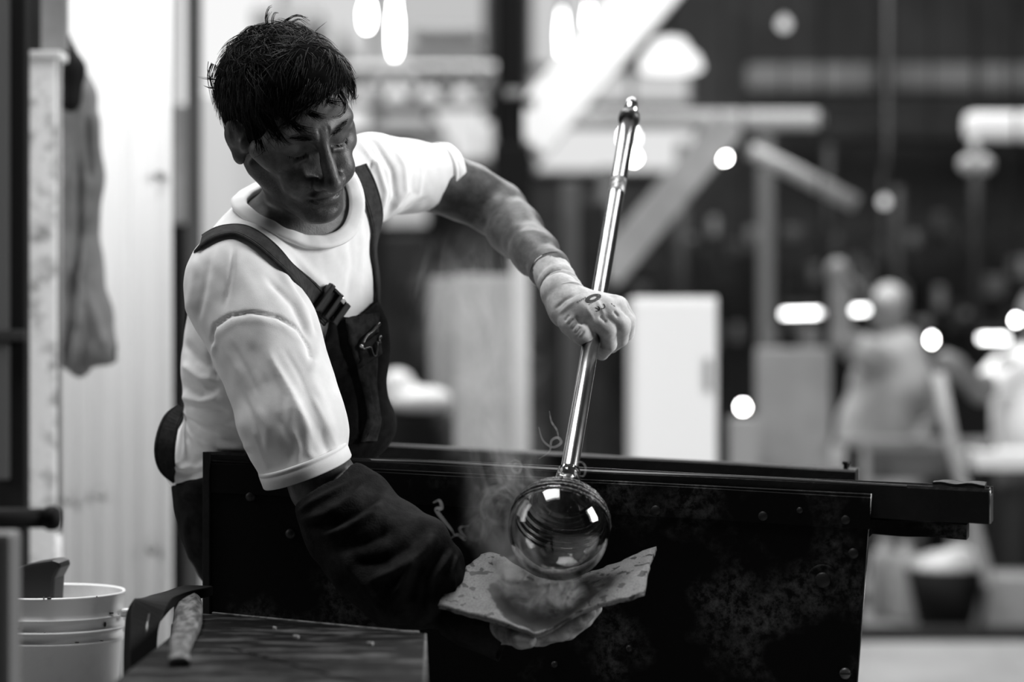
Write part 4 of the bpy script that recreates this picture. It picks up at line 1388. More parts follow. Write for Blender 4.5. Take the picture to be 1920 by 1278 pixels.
# press the hollow where the bulb sits
dv = G3 - GC; dl = np.linalg.norm(dv, axis=2, keepdims=True)
G3 = np.where(dl < GR + .004, GC + dv / dl * (GR + .004), G3)
bowl = np.linalg.norm((G3 - P(1018, 1106, 3.235)) * np.array([1, 1, 0]), axis=2, keepdims=True)
G3 = G3 - np.array([0, 0, 1.0]) * .012 * np.clip(1 - (bowl / .066) ** 2, 0, 1)
fl = G3.reshape(-1, 3)
fl = fl + np.array([0, 0, 1]) * (.0022 * vnoise(fl, 70, 51) + .0012 * vnoise(fl, 210, 52))[:, None]
fl[:, 0] += .0015 * vnoise(fl, 160, 53)
n_ = nu * nv
th_ = np.array([.001, .003, -.0055])
Vp = np.vstack([fl, fl + th_]); Qp = []
for i in range(nu - 1):
    for j in range(nv - 1):
        k = i * nv + j
        Qp += [(k, k + nv, k + nv + 1, k + 1), (n_ + k, n_ + k + 1, n_ + k + nv + 1, n_ + k + nv)]
for i in range(nu - 1):
    k = i * nv; Qp.append((k, n_ + k, n_ + k + nv, k + nv)); k += nv - 1; Qp.append((k, k + nv, n_ + k + nv, n_ + k))
for j in range(nv - 1):
    k = j; Qp.append((k, k + 1, n_ + k + 1, n_ + k)); k += (nu - 1) * nv; Qp.append((k, n_ + k, n_ + k + 1, k + 1))
pad = mesh_np('paper_pad', Vp, np.array(Qp), M_paper)
tag(pad, 'wet scorched pad of folded newspaper cradling the glass from below', 'paper pad')

# ------------------------------------------------------------------ low work table in front
def wood_material(name, v0, v1, scale, stretch, lo=.38, hi=.68):
    return mat(name, v0, .62, spec=.25, noise=scale, v2=v1, bump=(60, .8), stretch=stretch, lo=lo, hi=hi, detail=9)
M_wood = wood_material('worn_dark_wood', .0025, .095, 11, (1.0, 3.2, 3), .50, .74)
M_wood.node_tree.nodes['Principled BSDF'].inputs['Specular IOR Level'].default_value = .06
table = empty('work_table', (-.27, 3.0, 0))
tag(table, 'low dark wooden work table with a scarred top, in front of the bench', 'table')
TZ = .622
TY = lambda py: (CAMZ - TZ) * F / (py - 639.0)
def tp(px, py):
    p = P(px, py, TY(py)); return np.array([p[0], p[1], TZ])
bl, br_, fr, fl_ = tp(372, 1148), tp(800, 1183), tp(797, 1300), tp(196, 1290)
ka, kb = tp(430, 1212), tp(700, 1285)
def board(name, ring, th, parent, m):
    bm = bmesh.new(); bm_hull(bm, [p + np.array([0, 0, -th]) for p in ring], ring)
    return mesh_bm(name, bm, m, parent, bevel=.004)
brr = [br_ + np.array([-.030, .003, 0]), br_ + np.array([-.010, -.004, 0]), br_ + np.array([-.001, -.02, 0])]
gap = np.array([.0, -.006, 0])
lm = bl + (fl_ - bl) * .62
rm = br_ + (fr - br_) * .86
board('table_board', [bl, *brr, rm, kb, ka, lm], .035, table, M_wood)
board('table_board', [lm + gap, ka + gap, kb + gap, rm + gap * 1.2, fr, fl_], .035, table, M_wood)
for c in (bl + np.array([.05, -.04, 0]), br_ + np.array([-.05, -.05, 0]), fr + np.array([-.05, .05, 0]), fl_ + np.array([.06, .05, 0])):
    bm = bmesh.new(); bm_box(bm, (c[0], c[1], (TZ - .035) / 2), (.05, .05, TZ - .035)); mesh_bm('leg', bm, M_wood, table, bevel=.004)
M_edge_hl = mat('pale_edge_highlight', .10, .7, noise=50, v2=.02, lo=.45, hi=.6)
for q in ([brr[2] + np.array([0, 0, -.002]), rm + np.array([-.0005, 0, -.002])], [brr[2] + np.array([-.0005, -.002, -.034]), brr[2] + np.array([-.0005, -.002, -.002])], [bl + np.array([.02, 0, -.001]), brr[0] + np.array([0, 0, -.001]), brr[1] + np.array([0, 0, -.001])]):
    bm = bmesh.new(); bm_tube(bm, q, .0022, 6); mesh_bm('edge_highlight', bm, M_edge_hl, table, smooth=True)  # pale strips put the highlight along the table's edges into colour
# chips of glass and slivers on the table
rg = random.Random(5)
for k, (px, py, L) in enumerate(((515, 1180, 18), (555, 1196, 16), (694, 1209, 14))):
    p = tp(px, py); a = rg.uniform(0, 3)
    bm = bmesh.new(); bm_box(bm, p + np.array([0, 0, .002]), (L * .0007, .003, .004), Matrix.Rotation(a, 3, 'Z'))
    ch = mesh_bm('glass_chip', bm, mat('chip', .35, .2), bevel=.0008)
    tag(ch, ['long pale sliver nearest the stick on the work table', 'pale sliver second from the stick on the work table', 'long pale chip near the right end of the work table'][k], 'chip', 'chips on the work table')
# weathered block of wood lying on the table
p0 = tp(352, 1150); p1 = tp(338, 1250)
bm = bmesh.new(); rings = []
for t in np.linspace(0, 1, 9):
    c = p0 + (p1 - p0) * t
    w = .0145 + .004 * math.sin(4 * t + 1) + .002 * t; h = .030 - .020 * t + .003 * math.sin(9 * t)
    rings.append([bm.verts.new(Vector(c + np.array([x * w + .003 * math.sin(6 * t), 0, z * h]))) for x, z in ((-1, .02), (-1, .7), (-.7, 1), (.5, 1.05), (1, .75), (1, .02))])
for a, b in zip(rings[:-1], rings[1:]):
    for j in range(6): bm.faces.new((a[j], a[(j + 1) % 6], b[(j + 1) % 6], b[j]))
bm.faces.new(rings[0][::-1]); bm.faces.new(rings[-1])
o = mesh_bm('wood_block', bm, mat('weathered_wood', .018, .8, noise=30, v2=.14, stretch=(3, 1, 2), bump=(90, .8)), smooth=False, bevel=.002)
tag(o, 'weathered splintered stick of wood lying on the work table', 'wood')
# bent black steel guard at the table's left
gd = empty('bent_guard', tuple(tp(290, 1200) - np.array([0, 0, .1])))
tag(gd, 'black bent steel guard strap beside the left edge of the work table', 'guard')
ctl = spline([(262, 1300, 3.05), (263, 1215, 3.10), (268, 1160, 3.14), (284, 1136, 3.18), (310, 1124, 3.26), (345, 1114, 3.36), (372, 1106, 3.42)], 30)
ribbon_pts = [P(*c) for c in ctl]
bm = bmesh.new(); rings = []
for i, p in enumerate(ribbon_pts):
    t = Vector(ribbon_pts[min(i + 1, 29)] - ribbon_pts[max(i - 1, 0)]).normalized()
    sd = Vector((.55, .83, 0)); sd = (sd - t * sd.dot(t)).normalized(); u = t.cross(sd)
    rings.append([bm.verts.new(Vector(p) + sd * (x * .022) + u * (y * .007)) for x, y in ((-1, -1), (1, -1), (1, 1), (-1, 1))])
for a, b in zip(rings[:-1], rings[1:]):
    for j in range(4): bm.faces.new((a[j], a[(j + 1) % 4], b[(j + 1) % 4], b[j]))
bm.faces.new(rings[0]); bm.faces.new(rings[-1])
mesh_bm('strap', bm, mat('black_paint', .0025, .6, spec=.12), gd, smooth=False, bevel=.002)
bm = bmesh.new(); bm_tube(bm, [P(280, 1150, 3.10), P(272, 1192, 3.07)], .0010, 8); mesh_bm('guard_bright_slit', bm, M_edge, gd, smooth=True)  # bright tube standing in for the slit of light in the strap
bm = bmesh.new(); bm_box(bm, (P(262, 1300, 3.05)[0], 3.05, P(262, 1300, 3.05)[2] / 2), (.05, .05, P(262, 1300, 3.05)[2])); mesh_bm('guard_post', bm, M_iron, gd, bevel=.003)

# ------------------------------------------------------------------ white plastic bucket
M_pail = mat('white_plastic', .82, .42, spec=.4, noise=14, v2=.70, lo=.5, hi=.8)
BD = 3.62
bc = P(94, 1109, BD); br0 = 139 / F * BD
pail = empty('bucket', (bc[0], bc[1], bc[2] - .24))
tag(pail, 'white plastic bucket with ribbed rim and dark specks, at the lower left', 'bucket')
def pr_(dh): return br0 - dh * .075
pf = [(br0 - .004, 0), (br0, .002), (br0 + .001, -.001), (pr_(.005) - .0005, -.004)]
pf += [(pr_(.024), -.024), (pr_(.026), -.029), (pr_(.03) + .005, -.031), (pr_(.03) + .005, -.033), (pr_(.036), -.034), (pr_(.046), -.047), (pr_(.05) + .008, -.049), (pr_(.05) + .008, -.052), (pr_(.052), -.053), (pr_(.062), -.064), (pr_(.066) + .008, -.066), (pr_(.066) + .008, -.069), (pr_(.07), -.071), (pr_(.24), -.24), (0, -.24), (0, -.236), (pr_(.24) - .004, -.236)]
bm = bmesh.new(); bm_lathe(bm, pf + [(br0 - .004, 0)], bc, (0, 0, 1), 80)
mesh_bm('shell', bm, M_pail, pail, smooth=False)
for p in pail.children[0].data.polygons: p.use_smooth = True
for px, py, sx, sz in ((119, 1121, 9, 4), (109, 1120, 4, 3), (198, 1118, 3, 2), (219, 1149, 9, 4), (210, 1170, 4, 10), (165, 1204, 9, 2), (202, 1201, 12, 2), (110, 1186, 8, 2), (228, 1152, 4, 4), (60, 1178, 6, 2), (30, 1140, 4, 2)):
    rr = pr_(max(0, (bc[2] - P(px, py, BD - br0 * .8)[2]))) + .002
    xx = (px - 960) / F * BD - bc[0]; xx = max(-rr * .98, min(rr * .98, xx))
    yy = bc[1] - math.sqrt(max(rr * rr - xx * xx, 0)); zz = CAMZ - (py - 639) / F * yy
    bm = bmesh.new(); bmesh.ops.create_icosphere(bm, subdivisions=2, radius=1.0)
    for v in bm.verts: v.co = Vector((v.co.x * sx * .0004, v.co.y * .003, v.co.z * sz * .0004)) + Vector((bc[0] + xx * 1.0, yy, zz))
    mesh_bm('splatter', bm, M_print, pail, smooth=True)
bm = bmesh.new(); bm_box(bm, (bc[0] + br0 + .006, bc[1] - .02, bc[2] - .029), (.014, .02, .012)); mesh_bm('handle_lug', bm, M_pail, pail, bevel=.003)
# dark offcut standing in the bucket
bm = bmesh.new()
q = [P(16, 1170, BD), P(16, 1068, BD), P(60, 1056, BD), P(98, 1050, BD), P(112, 1054, BD), P(113, 1064, BD), P(102, 1085, BD), P(97, 1170, BD)]
bm_hull(bm, q, [p + np.array([.005, .06, 0]) for p in q])
o = mesh_bm('leather_paddle', bm, mat('soaked_leather', .006, .5), bevel=.005)
tag(o, 'black soaked paddle sticking out of the white bucket', 'paddle')
bm = bmesh.new(); zc = bc[2] - .24
bm_box(bm, (bc[0], bc[1], zc - .014), (.32, .32, .028))
st = empty('stool', (bc[0], bc[1], 0)); tag(st, 'plain wooden stool under the white bucket', 'stool')
mesh_bm('stool_seat', bm, M_wood, st, bevel=.004)
for sx in (-1, 1):
    for sy in (-1, 1):
        bm = bmesh.new(); bm_box(bm, (bc[0] + sx * .13, bc[1] + sy * .13, (zc - .028) / 2), (.035, .035, zc - .028)); mesh_bm('leg', bm, M_wood, st, bevel=.003)
# ------------------------------------------------------------------ the workshop hall
M_floor = mat('concrete_floor', .30, .7, noise=1.6, v2=.20, bump=(20, .3))
M_wallw = mat('white_painted_sheet', .75, .6, noise=3.0, v2=.60, stretch=(3, 3, .25), lo=.35, hi=.75)
M_darkwall = mat('sooty_wall', .022, .9, noise=1.3, v2=.045)
M_pale = mat('pale_paint', .70, .6)
M_mid = mat('mid_grey_paint', .25, .6, noise=4, v2=.18)
M_dk = mat('dark_machine', .008, .7, spec=.2, noise=6, v2=.018)
M_vdk = mat('near_black', .004, .7, spec=.15)
M_win = emis('window_daylight', .82)
M_lampw = emis('lamp_glow', 7.0)
M_tube = emis('tube_glow', 9.0)

def boxpx(name, x0, y0, x1, y1, d, depth, m, parent=None, bevel=0.01):
    """box whose front face spans the given rectangle at distance d"""
    a, b = P(x0, y1, d), P(x1, y0, d)
    bm = bmesh.new()
    bm_box(bm, ((a[0] + b[0]) / 2, d + depth / 2, (a[2] + b[2]) / 2), (b[0] - a[0], depth, b[2] - a[2]))
    return mesh_bm(name, bm, m, parent, bevel=bevel)
def tubepx(name, pts, r, m, parent=None, n=12):
    bm = bmesh.new(); bm_tube(bm, [P(*p) for p in pts], r, n); return mesh_bm(name, bm, m, parent, smooth=True)

BW = 14.0
bm = bmesh.new(); bm_box(bm, (1.0, 7.0, -.05), (16, 18, .1)); tag(mesh_bm('floor', bm, M_floor), kind='structure')
bm = bmesh.new(); bm_box(bm, (1.0, 7.0, 5.55), (16, 18, .1)); tag(mesh_bm('ceiling', bm, M_darkwall), kind='structure')
bm = bmesh.new(); bm_box(bm, (1.0, BW + .5, 2.75), (16, .2, 5.5)); tag(mesh_bm('wall_back', bm, M_darkwall), kind='structure')
bm = bmesh.new(); bm_box(bm, (9.0, 7.0, 2.75), (.2, 18, 5.5)); tag(mesh_bm('wall_right', bm, M_darkwall), kind='structure')
bm = bmesh.new(); bm_box(bm, (-7.0, 7.0, 2.75), (.2, 18, 5.5)); tag(mesh_bm('wall_left', bm, M_darkwall), kind='structure')
bm = bmesh.new(); bm_box(bm, (1.0, -2.0, 2.75), (16, .2, 5.5)); tag(mesh_bm('wall_rear', bm, M_darkwall), kind='structure')
# band of windows high in the back wall, left of the column
wn = 0
for (x0, y0, x1, y1) in ((330, -60, 520, 200), (535, -60, 690, 150), (705, -60, 905, 130), (1000, -60, 1150, 120), (330, 215, 520, 420), (540, 150, 690, 245), (705, 148, 905, 185), (720, 215, 800, 420), (815, 205, 905, 300), (1000, 140, 1290, 190), (1010, 240, 1300, 318)):
    wn += 1
    w = empty('window_%d' % wn, tuple(P((x0 + x1) / 2, y1, BW + .38))); w['kind'] = 'structure'
    boxpx('pane', x0, y0, x1, y1, BW + .36, .02, emis('window_daylight', (.95, .70, .55, .62, .60, .85, .95, .55, .80, .62, .80)[wn - 1]), w, 0)
    for r in ((x0 - 6, y0, x0, y1), (x1, y0, x1 + 6, y1), (x0 - 6, y1, x1 + 6, y1 + 5), (x0 - 6, y0 - 5, x1 + 6, y0)):
        boxpx('frame_bar', *r, BW + .33, .06, M_mid, w, 0)
# pale lattice of roof trusses in front of the windows
def thing_box(name, label, cat, rect, d, depth, m, bevel=.01, group=None, ground=False):
    if ground: rect = (rect[0], rect[1], rect[2], 639 + CAMZ * F / d)
    o = boxpx(name, *rect, d, depth, m, None, bevel); return tag(o, label, cat, group)
beam = empty('truss_beam', tuple(P(700, 180, 12.0)))
tag(beam, 'pale horizontal truss girder across the bright windows behind the man', 'girder')
boxpx('chord', 640, 186, 930, 200, 12.0, .12, M_mid, beam)
boxpx('chord', 640, 118, 930, 130, 12.0, .12, M_pale, beam)
for k in range(5):
    x = 650 + k * 62
    tubepx('web_bar', [(x, 188, 12.05), (x + 31, 128, 12.05)], .02, M_mid, beam)
    tubepx('web_bar', [(x + 31, 128, 12.05), (x + 62, 188, 12.05)], .02, M_mid, beam)
for i, (x0, y0, x1, y1, v) in enumerate(((470, 10, 600, 55, .30), (604, 40, 640, 110, .35), (770, 45, 900, 70, .25), (760, 85, 905, 104, .30), (690, 225, 830, 255, .22), (770, 258, 850, 300, .30), (890, 225, 925, 300, .6))):
    o = boxpx('duct', x0, y0, x1, y1, 12.6 + .05 * i, 1.76 - .05 * i, mat('duct_grey', v, .6), None, .04)
    tag(o, ['grey ventilation duct above the man, topmost at the left', 'short grey duct box right of the topmost duct', 'upper of two slim ducts left of the dark column', 'lower of two slim ducts left of the dark column', 'long low grey duct just above the far shoulder', 'square grey duct box above the sleeve', 'pale upright duct touching the dark column'][i], 'duct')
# dark steel column
colm = empty('steel_column', tuple(P(957, 839, 9.0) * np.array([1, 1, 0])))
tag(colm, 'tall dark steel column rising behind the bent arm', 'column')
a = P(957, 0, 9.0)
bm = bmesh.new(); bm_lathe(bm, [(.052, 0), (.052, 5.5)], (a[0], 9.0, 0), (0, 0, 1), 20); mesh_bm('shaft', bm, M_vdk, colm, smooth=True)
boxpx('bracket', 918, 182, 1002, 198, 8.95, .14, M_vdk, colm)
boxpx('column_casing', 924, 270, 996, 850, 8.9, .12, M_vdk, colm)
boxpx('clamp', 944, 165, 982, 182, 8.94, .12, M_mid, colm)
# diagonal braces
def slab(name, a, b, w, th, m, label, cat):
    a = Vector(a); b = Vector(b); t = (b - a).normalized(); n = Vector((0, -1, 0)); n = (n - t * n.dot(t)).normalized(); s = t.cross(n)
    bm = bmesh.new()
    bm_hull(bm, [a + s * w - n * th, a - s * w - n * th, a - s * w + n * th, a + s * w + n * th], [b + s * w - n * th, b - s * w - n * th, b - s * w + n * th, b + s * w + n * th])
    return tag(mesh_bm(name, bm, m, bevel=.01), label, cat)
slab('diagonal_brace', PV(1300, -110, 10.0), PV(978, 268, 9.6), .108, .05, mat('white_brace', .70, .5), 'broad white diagonal brace climbing to the right of the column', 'brace')
slab('diagonal_brace', PV(1365, 235, 10.2), PV(1130, 520, 9.8), .072, .04, M_mid, 'narrower grey diagonal brace behind the upper blowpipe', 'brace')
thing_box('roof_pipe', 'thick pale pipe running level right of the pipe mouth', 'pipe', (1030, 205, 1545, 240), 10.4, .1, mat('pale_pipe', .42, .5), .03)
thing_box('roof_pipe', 'bright white tube entering at the upper right edge', 'pipe', (1812, 208, 1990, 262), 9.5, .1, mat('white_tube', .9, .4), .04)
# pendant lamp with a glowing shade
pl = empty('pendant_lamp', tuple(P(1249, 150, 11.0))); tag(pl, 'large glowing trapezoid pendant lamp near the top, right of the white brace', 'lamp')
c = P(1256, 148, 11.0)
bm = bmesh.new(); bm_lathe(bm, [(.055, .185), (.075, .17), (.135, .05), (.13, .035), (0, 0.035)], c, (0, 0, 1), 24); mesh_bm('shade', bm, emis('shade_glow', 1.4), pl, smooth=True)
bm = bmesh.new(); bm_tube(bm, [c + np.array([0, 0, .2]), np.array([c[0], c[1], 5.5])], .012, 8); mesh_bm('cable', bm, M_vdk, pl)
for s in (-1, 1):
    bm = bmesh.new(); bm_lathe(bm, [(.03, .12), (.055, .10), (.075, .05), (.07, .035), (0, .035)], c + np.array([s * .07, -.06, 0]), (0, 0, 1), 20); mesh_bm('glow_bowl', bm, emis('shade_glow', 1.4), pl, smooth=True)
# bare bulbs
def bulb(px, py, d, r, st, label, elong=1.0, group='bare bulbs in the hall'):
    c = P(px, py, d)
    o = empty('light_bulb', tuple(c)); tag(o, label, 'lamp', group)
    bm = bmesh.new()
    prof = [(0, -r * elong)] + [(r * math.cos(a), r * elong * math.sin(a)) for a in np.linspace(-1.4, 1.2, 8)] + [(r * .35, r * elong * 1.05), (r * .35, r * elong * 1.25)]
    bm_lathe(bm, prof, c, (0, 0, 1), 14); mesh_bm('glass', bm, emis('bulb_glow', st), o, smooth=True)
    bm = bmesh.new(); bm_lathe(bm, [(0, r * elong * 1.2), (r * .45, r * elong * 1.2), (r * .45, r * elong * 1.7), (0, r * elong * 1.75)], c, (0, 0, 1), 10); mesh_bm('socket', bm, M_vdk, o)
    bm = bmesh.new(); bm_tube(bm, [c + np.array([0, 0, r * elong * 1.7]), np.array([c[0], c[1], 5.5])], .005, 6); mesh_bm('cord', bm, M_vdk, o)
bulb(1358, 295, 11.0, .014, 60, 'round bright bulb hanging under the pale roof pipe')
bulb(1393, 763, 10.0, .014, 50, 'round bright bulb low beside the white panel')
bulb(1538, 858, 9.5, .013, 50, 'small bright bulb just above the far bench rail')
bulb(1747, 637, 10.0, .010, 50, 'bulb glowing between the two far workers', 1.5)
bulb(1470, 45, 11.0, .03, 1.0, 'dim round bulb near the top right of the ceiling')
bulb(1180, 258, 11.5, .030, 30, 'large bright bulb directly behind the top of the blowpipe', 1.2)
bulb(1188, 296, 11.3, .016, 40, 'smaller bright bulb under the large one behind the blowpipe')
bulb(688, 30, 12.0, .022, 30, 'tear-shaped bright bulb above and right of his hair', 3.0)
bulb(740, 60, 12.2, .018, 30, 'long bright bulb second from the hair', 7.0)
bulb(1054, 70, 12.4, .016, 12, 'long bright bulb just right of the dark column', 7.0)
bulb(1104, 50, 12.6, .016, 12, 'long bright bulb in front of the white brace', 6.0)
bulb(1905, 600, 8.0, .012, 30, 'small bulb at the far right edge')
bulb(1658, 378, 10.5, .022, 1.2, 'dim round bulb hanging under the chain')
# fluorescent tubes
def fluo(x0, y0, x1, y1, d, label):
    o = empty('tube_light', tuple(P((x0 + x1) / 2, (y0 + y1) / 2, d))); tag(o, label, 'lamp', 'fluorescent tubes')
    tubepx('tube', [(x0, y0, d), (x1, y1, d)], .011, M_tube, o)
    bm = bmesh.new(); a, b = P(x0, y0 - 14, d + .03), P(x1, y1 - 14, d + .03)
    bm_hull(bm, [a + np.array([0, s * .03, -.01]) for s in (-1, 1)] + [b + np.array([0, s * .03, -.01]) for s in (1, -1)], [a + np.array([0, s * .015, .02]) for s in (-1, 1)] + [b + np.array([0, s * .015, .02]) for s in (1, -1)])
    mesh_bm('fitting', bm, M_dk, o)
    for q in (a, b):
        bm = bmesh.new(); bm_tube(bm, [q + np.array([0, 0, .01]), np.array([q[0], q[1], 5.5])], .006, 6); mesh_bm('hanger', bm, M_dk, o)
fluo(1468, 588, 1540, 586, 11.0, 'bright tube light left of the raised arm')
fluo(1592, 582, 1626, 580, 11.0, 'short bright tube light right of the raised arm')
fluo(1838, 634, 1888, 634, 11.0, 'bright tube light above the white-shirted worker')
# white cabinet panel
wc = empty('white_cabinet', tuple(P(1266, 862, 7.2) * np.array([1, 1, 0]))); tag(wc, 'tall plain white cabinet right of the gloved hand', 'cabinet')
a, b = P(1186, 862, 7.2), P(1346, 556, 7.2)
bm = bmesh.new(); bm_box(bm, ((a[0] + b[0]) / 2, 7.4, b[2] / 2), (b[0] - a[0], .36, b[2])); mesh_bm('body', bm, M_pale, wc, bevel=.006)
bm = bmesh.new(); bm_box(bm, ((a[0] + b[0]) / 2, 7.21, b[2] / 2), (b[0] - a[0] - .012, .02, b[2] - .03)); dr = mesh_bm('door', bm, mat('cabinet_white', .78, .5), wc, bevel=.004)
bm = bmesh.new(); bm_box(bm, (b[0] - .03, 7.19, .9), (.012, .02, .1)); mesh_bm('handle', bm, M_mid, dr, bevel=.003)
# dark furnace bank and shelving across the middle distance
rg = random.Random(11)
fb = empty('furnace_bank', tuple(P(1500, 640, 12.0) * np.array([1, 1, 0]))); tag(fb, 'dark bank of furnaces and racks across the middle of the hall', 'furnace')
a, b = P(1000, 640, 12.4), P(2000, 430, 12.4)
bm = bmesh.new(); bm_box(bm, ((a[0] + b[0]) / 2, 12.9, b[2] / 2), (b[0] - a[0], .8, b[2])); mesh_bm('casing', bm, M_dk, fb, bevel=.02)
for k in range(64):
    x = 1060 + k * 13.4 + rg.uniform(-10, 10); y = rg.uniform(395, 610); w = rg.uniform(12, 38); h = rg.uniform(14, 60)
    boxpx('furnace_door' if k % 3 else 'rack_bin', x, y, x + w, y + h, 12.15 + rg.uniform(-.1, .1), .2, mat('bank_grey', rg.choice((.006, .01, .03, .07, .12, .2)), .7), fb, .02)
for k in range(6):
    x = 1150 + k * 140 + rg.uniform(-25, 25)
    tubepx('flue', [(x, 640, 12.0), (x + rg.uniform(-6, 6), rg.uniform(250, 390), 12.0)], rg.uniform(.02, .045), mat('flue_grey', rg.choice((.006, .012, .025, .05)), .6), fb)
thing_box('upper_beam', 'dark crosswise roof beam under the pale roof pipe', 'beam', (1540, 232, 1990, 262), 11.5, .25, M_dk)
thing_box('upper_beam', 'faint grey crane beam in the dark roof at the upper right', 'beam', (1400, 118, 1990, 172), 13.6, .3, mat('crane_grey', .16, .8), .05)
thing_box('hanger_bar', 'short dark hanger bar crossing the crane beam', 'bar', (1648, -800, 1674, 170), 13.3, .1, M_dk)
o = tubepx('slanted_tube', [(1405, 282, 10.0), (1470, 312, 10.0), (1605, 382, 10.0)], .034, mat('tube_grey', .34, .5)); tag(o, 'grey slanting tube below the level roof pipe', 'pipe')
o = tubepx('hanging_chain', [(1668, -1300, 10.6), (1664, 270, 10.6), (1656, 340, 10.6), (1658, 470, 10.6)], .011, mat('chain_grey', .09, .5)); tag(o, 'grey hoist chain hanging in the right half', 'chain')
sp = empty('spot_fitting', tuple(P(1830, 320, 9.4))); tag(sp, 'grey forked spot fitting under the white tube', 'fitting')
for px in (1814, 1846):
    bm = bmesh.new(); bmesh.ops.create_icosphere(bm, subdivisions=2, radius=.036, matrix=Matrix.Translation(PV(px, 308, 9.4))); mesh_bm('lamp_head', bm, mat('fit_grey', .42, .5), sp, smooth=True)
tubepx('stem', [(1828, 262, 9.45), (1829, 300, 9.4)], .02, M_mid, sp)
tubepx('rod', [(1828, -1500, 9.62), (1828, 262, 9.62)], .008, M_dk, sp)
thing_box('vertical_post', 'grey upright post below the slanting tube', 'post', (1425, 250, 1450, 520), 11.8, .12, mat('post_grey', .14, .7), ground=True)
thing_box('vertical_post', 'dark upright post right of the hand, behind the cabinet', 'post', (1088, 380, 1140, 850), 8.5, .12, M_dk, ground=True)
thing_box('vertical_post', 'grey upright post between column and cabinet', 'post', (1052, 340, 1086, 850), 8.8, .12, mat('post_grey2', .08, .7), ground=True)
thing_box('grey_board', 'grey board leaning in the hall right of the white cabinet', 'board', (1418, 652, 1558, 900), 8.6, .05, mat('board_grey', .34, .8, noise=2, v2=.24), ground=True)
thing_box('grey_board', 'lighter grey low board beside the small bulb', 'board', (1368, 782, 1424, 900), 8.4, .05, mat('board_pale', .30, .8), ground=True)
# middle distance left of the hand
thing_box('pale_panel', 'pale upright panel seen through the smoke under the arm', 'panel', (852, 515, 962, 860), 7.6, .06, mat('smoky_panel', .40, .8, noise=1.5, v2=.28), ground=True)
thing_box('white_post', 'bright white post left of the gloved wrist', 'post', (960, 470, 992, 640), 8.4, .08, M_pale, ground=True)
thing_box('dark_shelf', 'dark shelf unit behind his chest', 'shelf', (716, 440, 800, 900), 8.6, .3, M_dk, .02, ground=True)
thing_box('grey_locker', 'grey locker between the dark shelf and pale panel', 'locker', (804, 520, 850, 690), 8.4, .3, mat('locker', .26, .7), ground=True)
sk = Sculpt.box(P(700, 790, 7.9) - np.array([0, .2, .02]), P(860, 690, 7.9) + np.array([0, .2, .04]), .012)
sk.ell(P(780, 750, 7.9), np.eye(3), (.115, .12, .045), .03); sk.ell(P(745, 720, 7.9), np.eye(3), (.055, .08, .05), .03); sk.ell(P(815, 752, 7.88), np.eye(3), (.05, .08, .035), .03)
V, Q = sk.mesh(); o = mesh_np('white_sack', V, Q, M_pale); tag(o, 'slumped white sack on a dark stand behind the man', 'sack')
a = P(780, 775, 7.9)
bm = bmesh.new(); bm_box(bm, (a[0], 7.95, a[2] / 2), (.27, .3, a[2])); o = mesh_bm('dark_stand', bm, M_vdk, bevel=.02); tag(o, 'dark stand carrying the white sack', 'stand')

# ------------------------------------------------------------------ left side: sheet wall, post, coat, dark door
sw = empty('wall_side', tuple(P(210, 1278, 5.6))); sw['kind'] = 'structure'
a, b = P(92, 1278, 5.6), P(322, 0, 5.6)
n = 30
for k in range(3):
    bm = bmesh.new(); x0 = a[0] + (b[0] - a[0]) * k / 3; x1 = a[0] + (b[0] - a[0]) * (k + 1) / 3
    prev = None
    for i in range(25):
        x = x0 + (x1 - x0) * i / 24; y = 5.6 + .0035 * math.sin(i / 24 * 2 * math.pi * 2) + (.004 if i in (0, 24) else 0)
        q = [bm.verts.new((x, y, 0.0)), bm.verts.new((x, y, 2.9)), bm.verts.new((x, y + .006, 2.9)), bm.verts.new((x, y + .006, 0.0))]
        if prev:
            for j in range(4): bm.faces.new((prev[j], prev[(j + 1) % 4], q[(j + 1) % 4], q[j]))
        prev = q
    mesh_bm('wall_sheet', bm, M_wallw, sw, smooth=True)
for px, py in ((128, 937), (188, 927), (285, 1030), (300, 330)):
    bm = bmesh.new(); bm_lathe(bm, [(.012, 0), (.012, .006), (0, .010)], P(px, py, 5.59), (0, -1, 0), 12); mesh_bm('sheet_screw', bm, M_mid, sw, smooth=True)
pp = empty('white_post', tuple(P(78, 1278, 4.75) * np.array([1, 1, 0]))); tag(pp, 'flaking white steel post with a cap at the left', 'post')
a, b = P(50, 1000, 4.75), P(106, 104, 4.75)
M_flake = mat('flaking_white', .92, .7, noise=18, v2=.32, lo=.48, hi=.66, bump=(60, .6))
bm = bmesh.new(); bm_box(bm, ((a[0] + b[0]) / 2, 4.78, b[2] / 2), (b[0] - a[0], .06, b[2])); mesh_bm('shaft', bm, M_flake, pp, bevel=.004)
boxpx('cap', 46, 94, 114, 110, 4.74, .08, M_pale, pp, .004)
tubepx('thin_rod', [(112, 1000, 4.76), (110, 95, 4.76)], .005, M_mid, pp)
boxpx('upper_strip', 76, -40, 124, 96, 4.80, .03, M_mid, pp, .004)
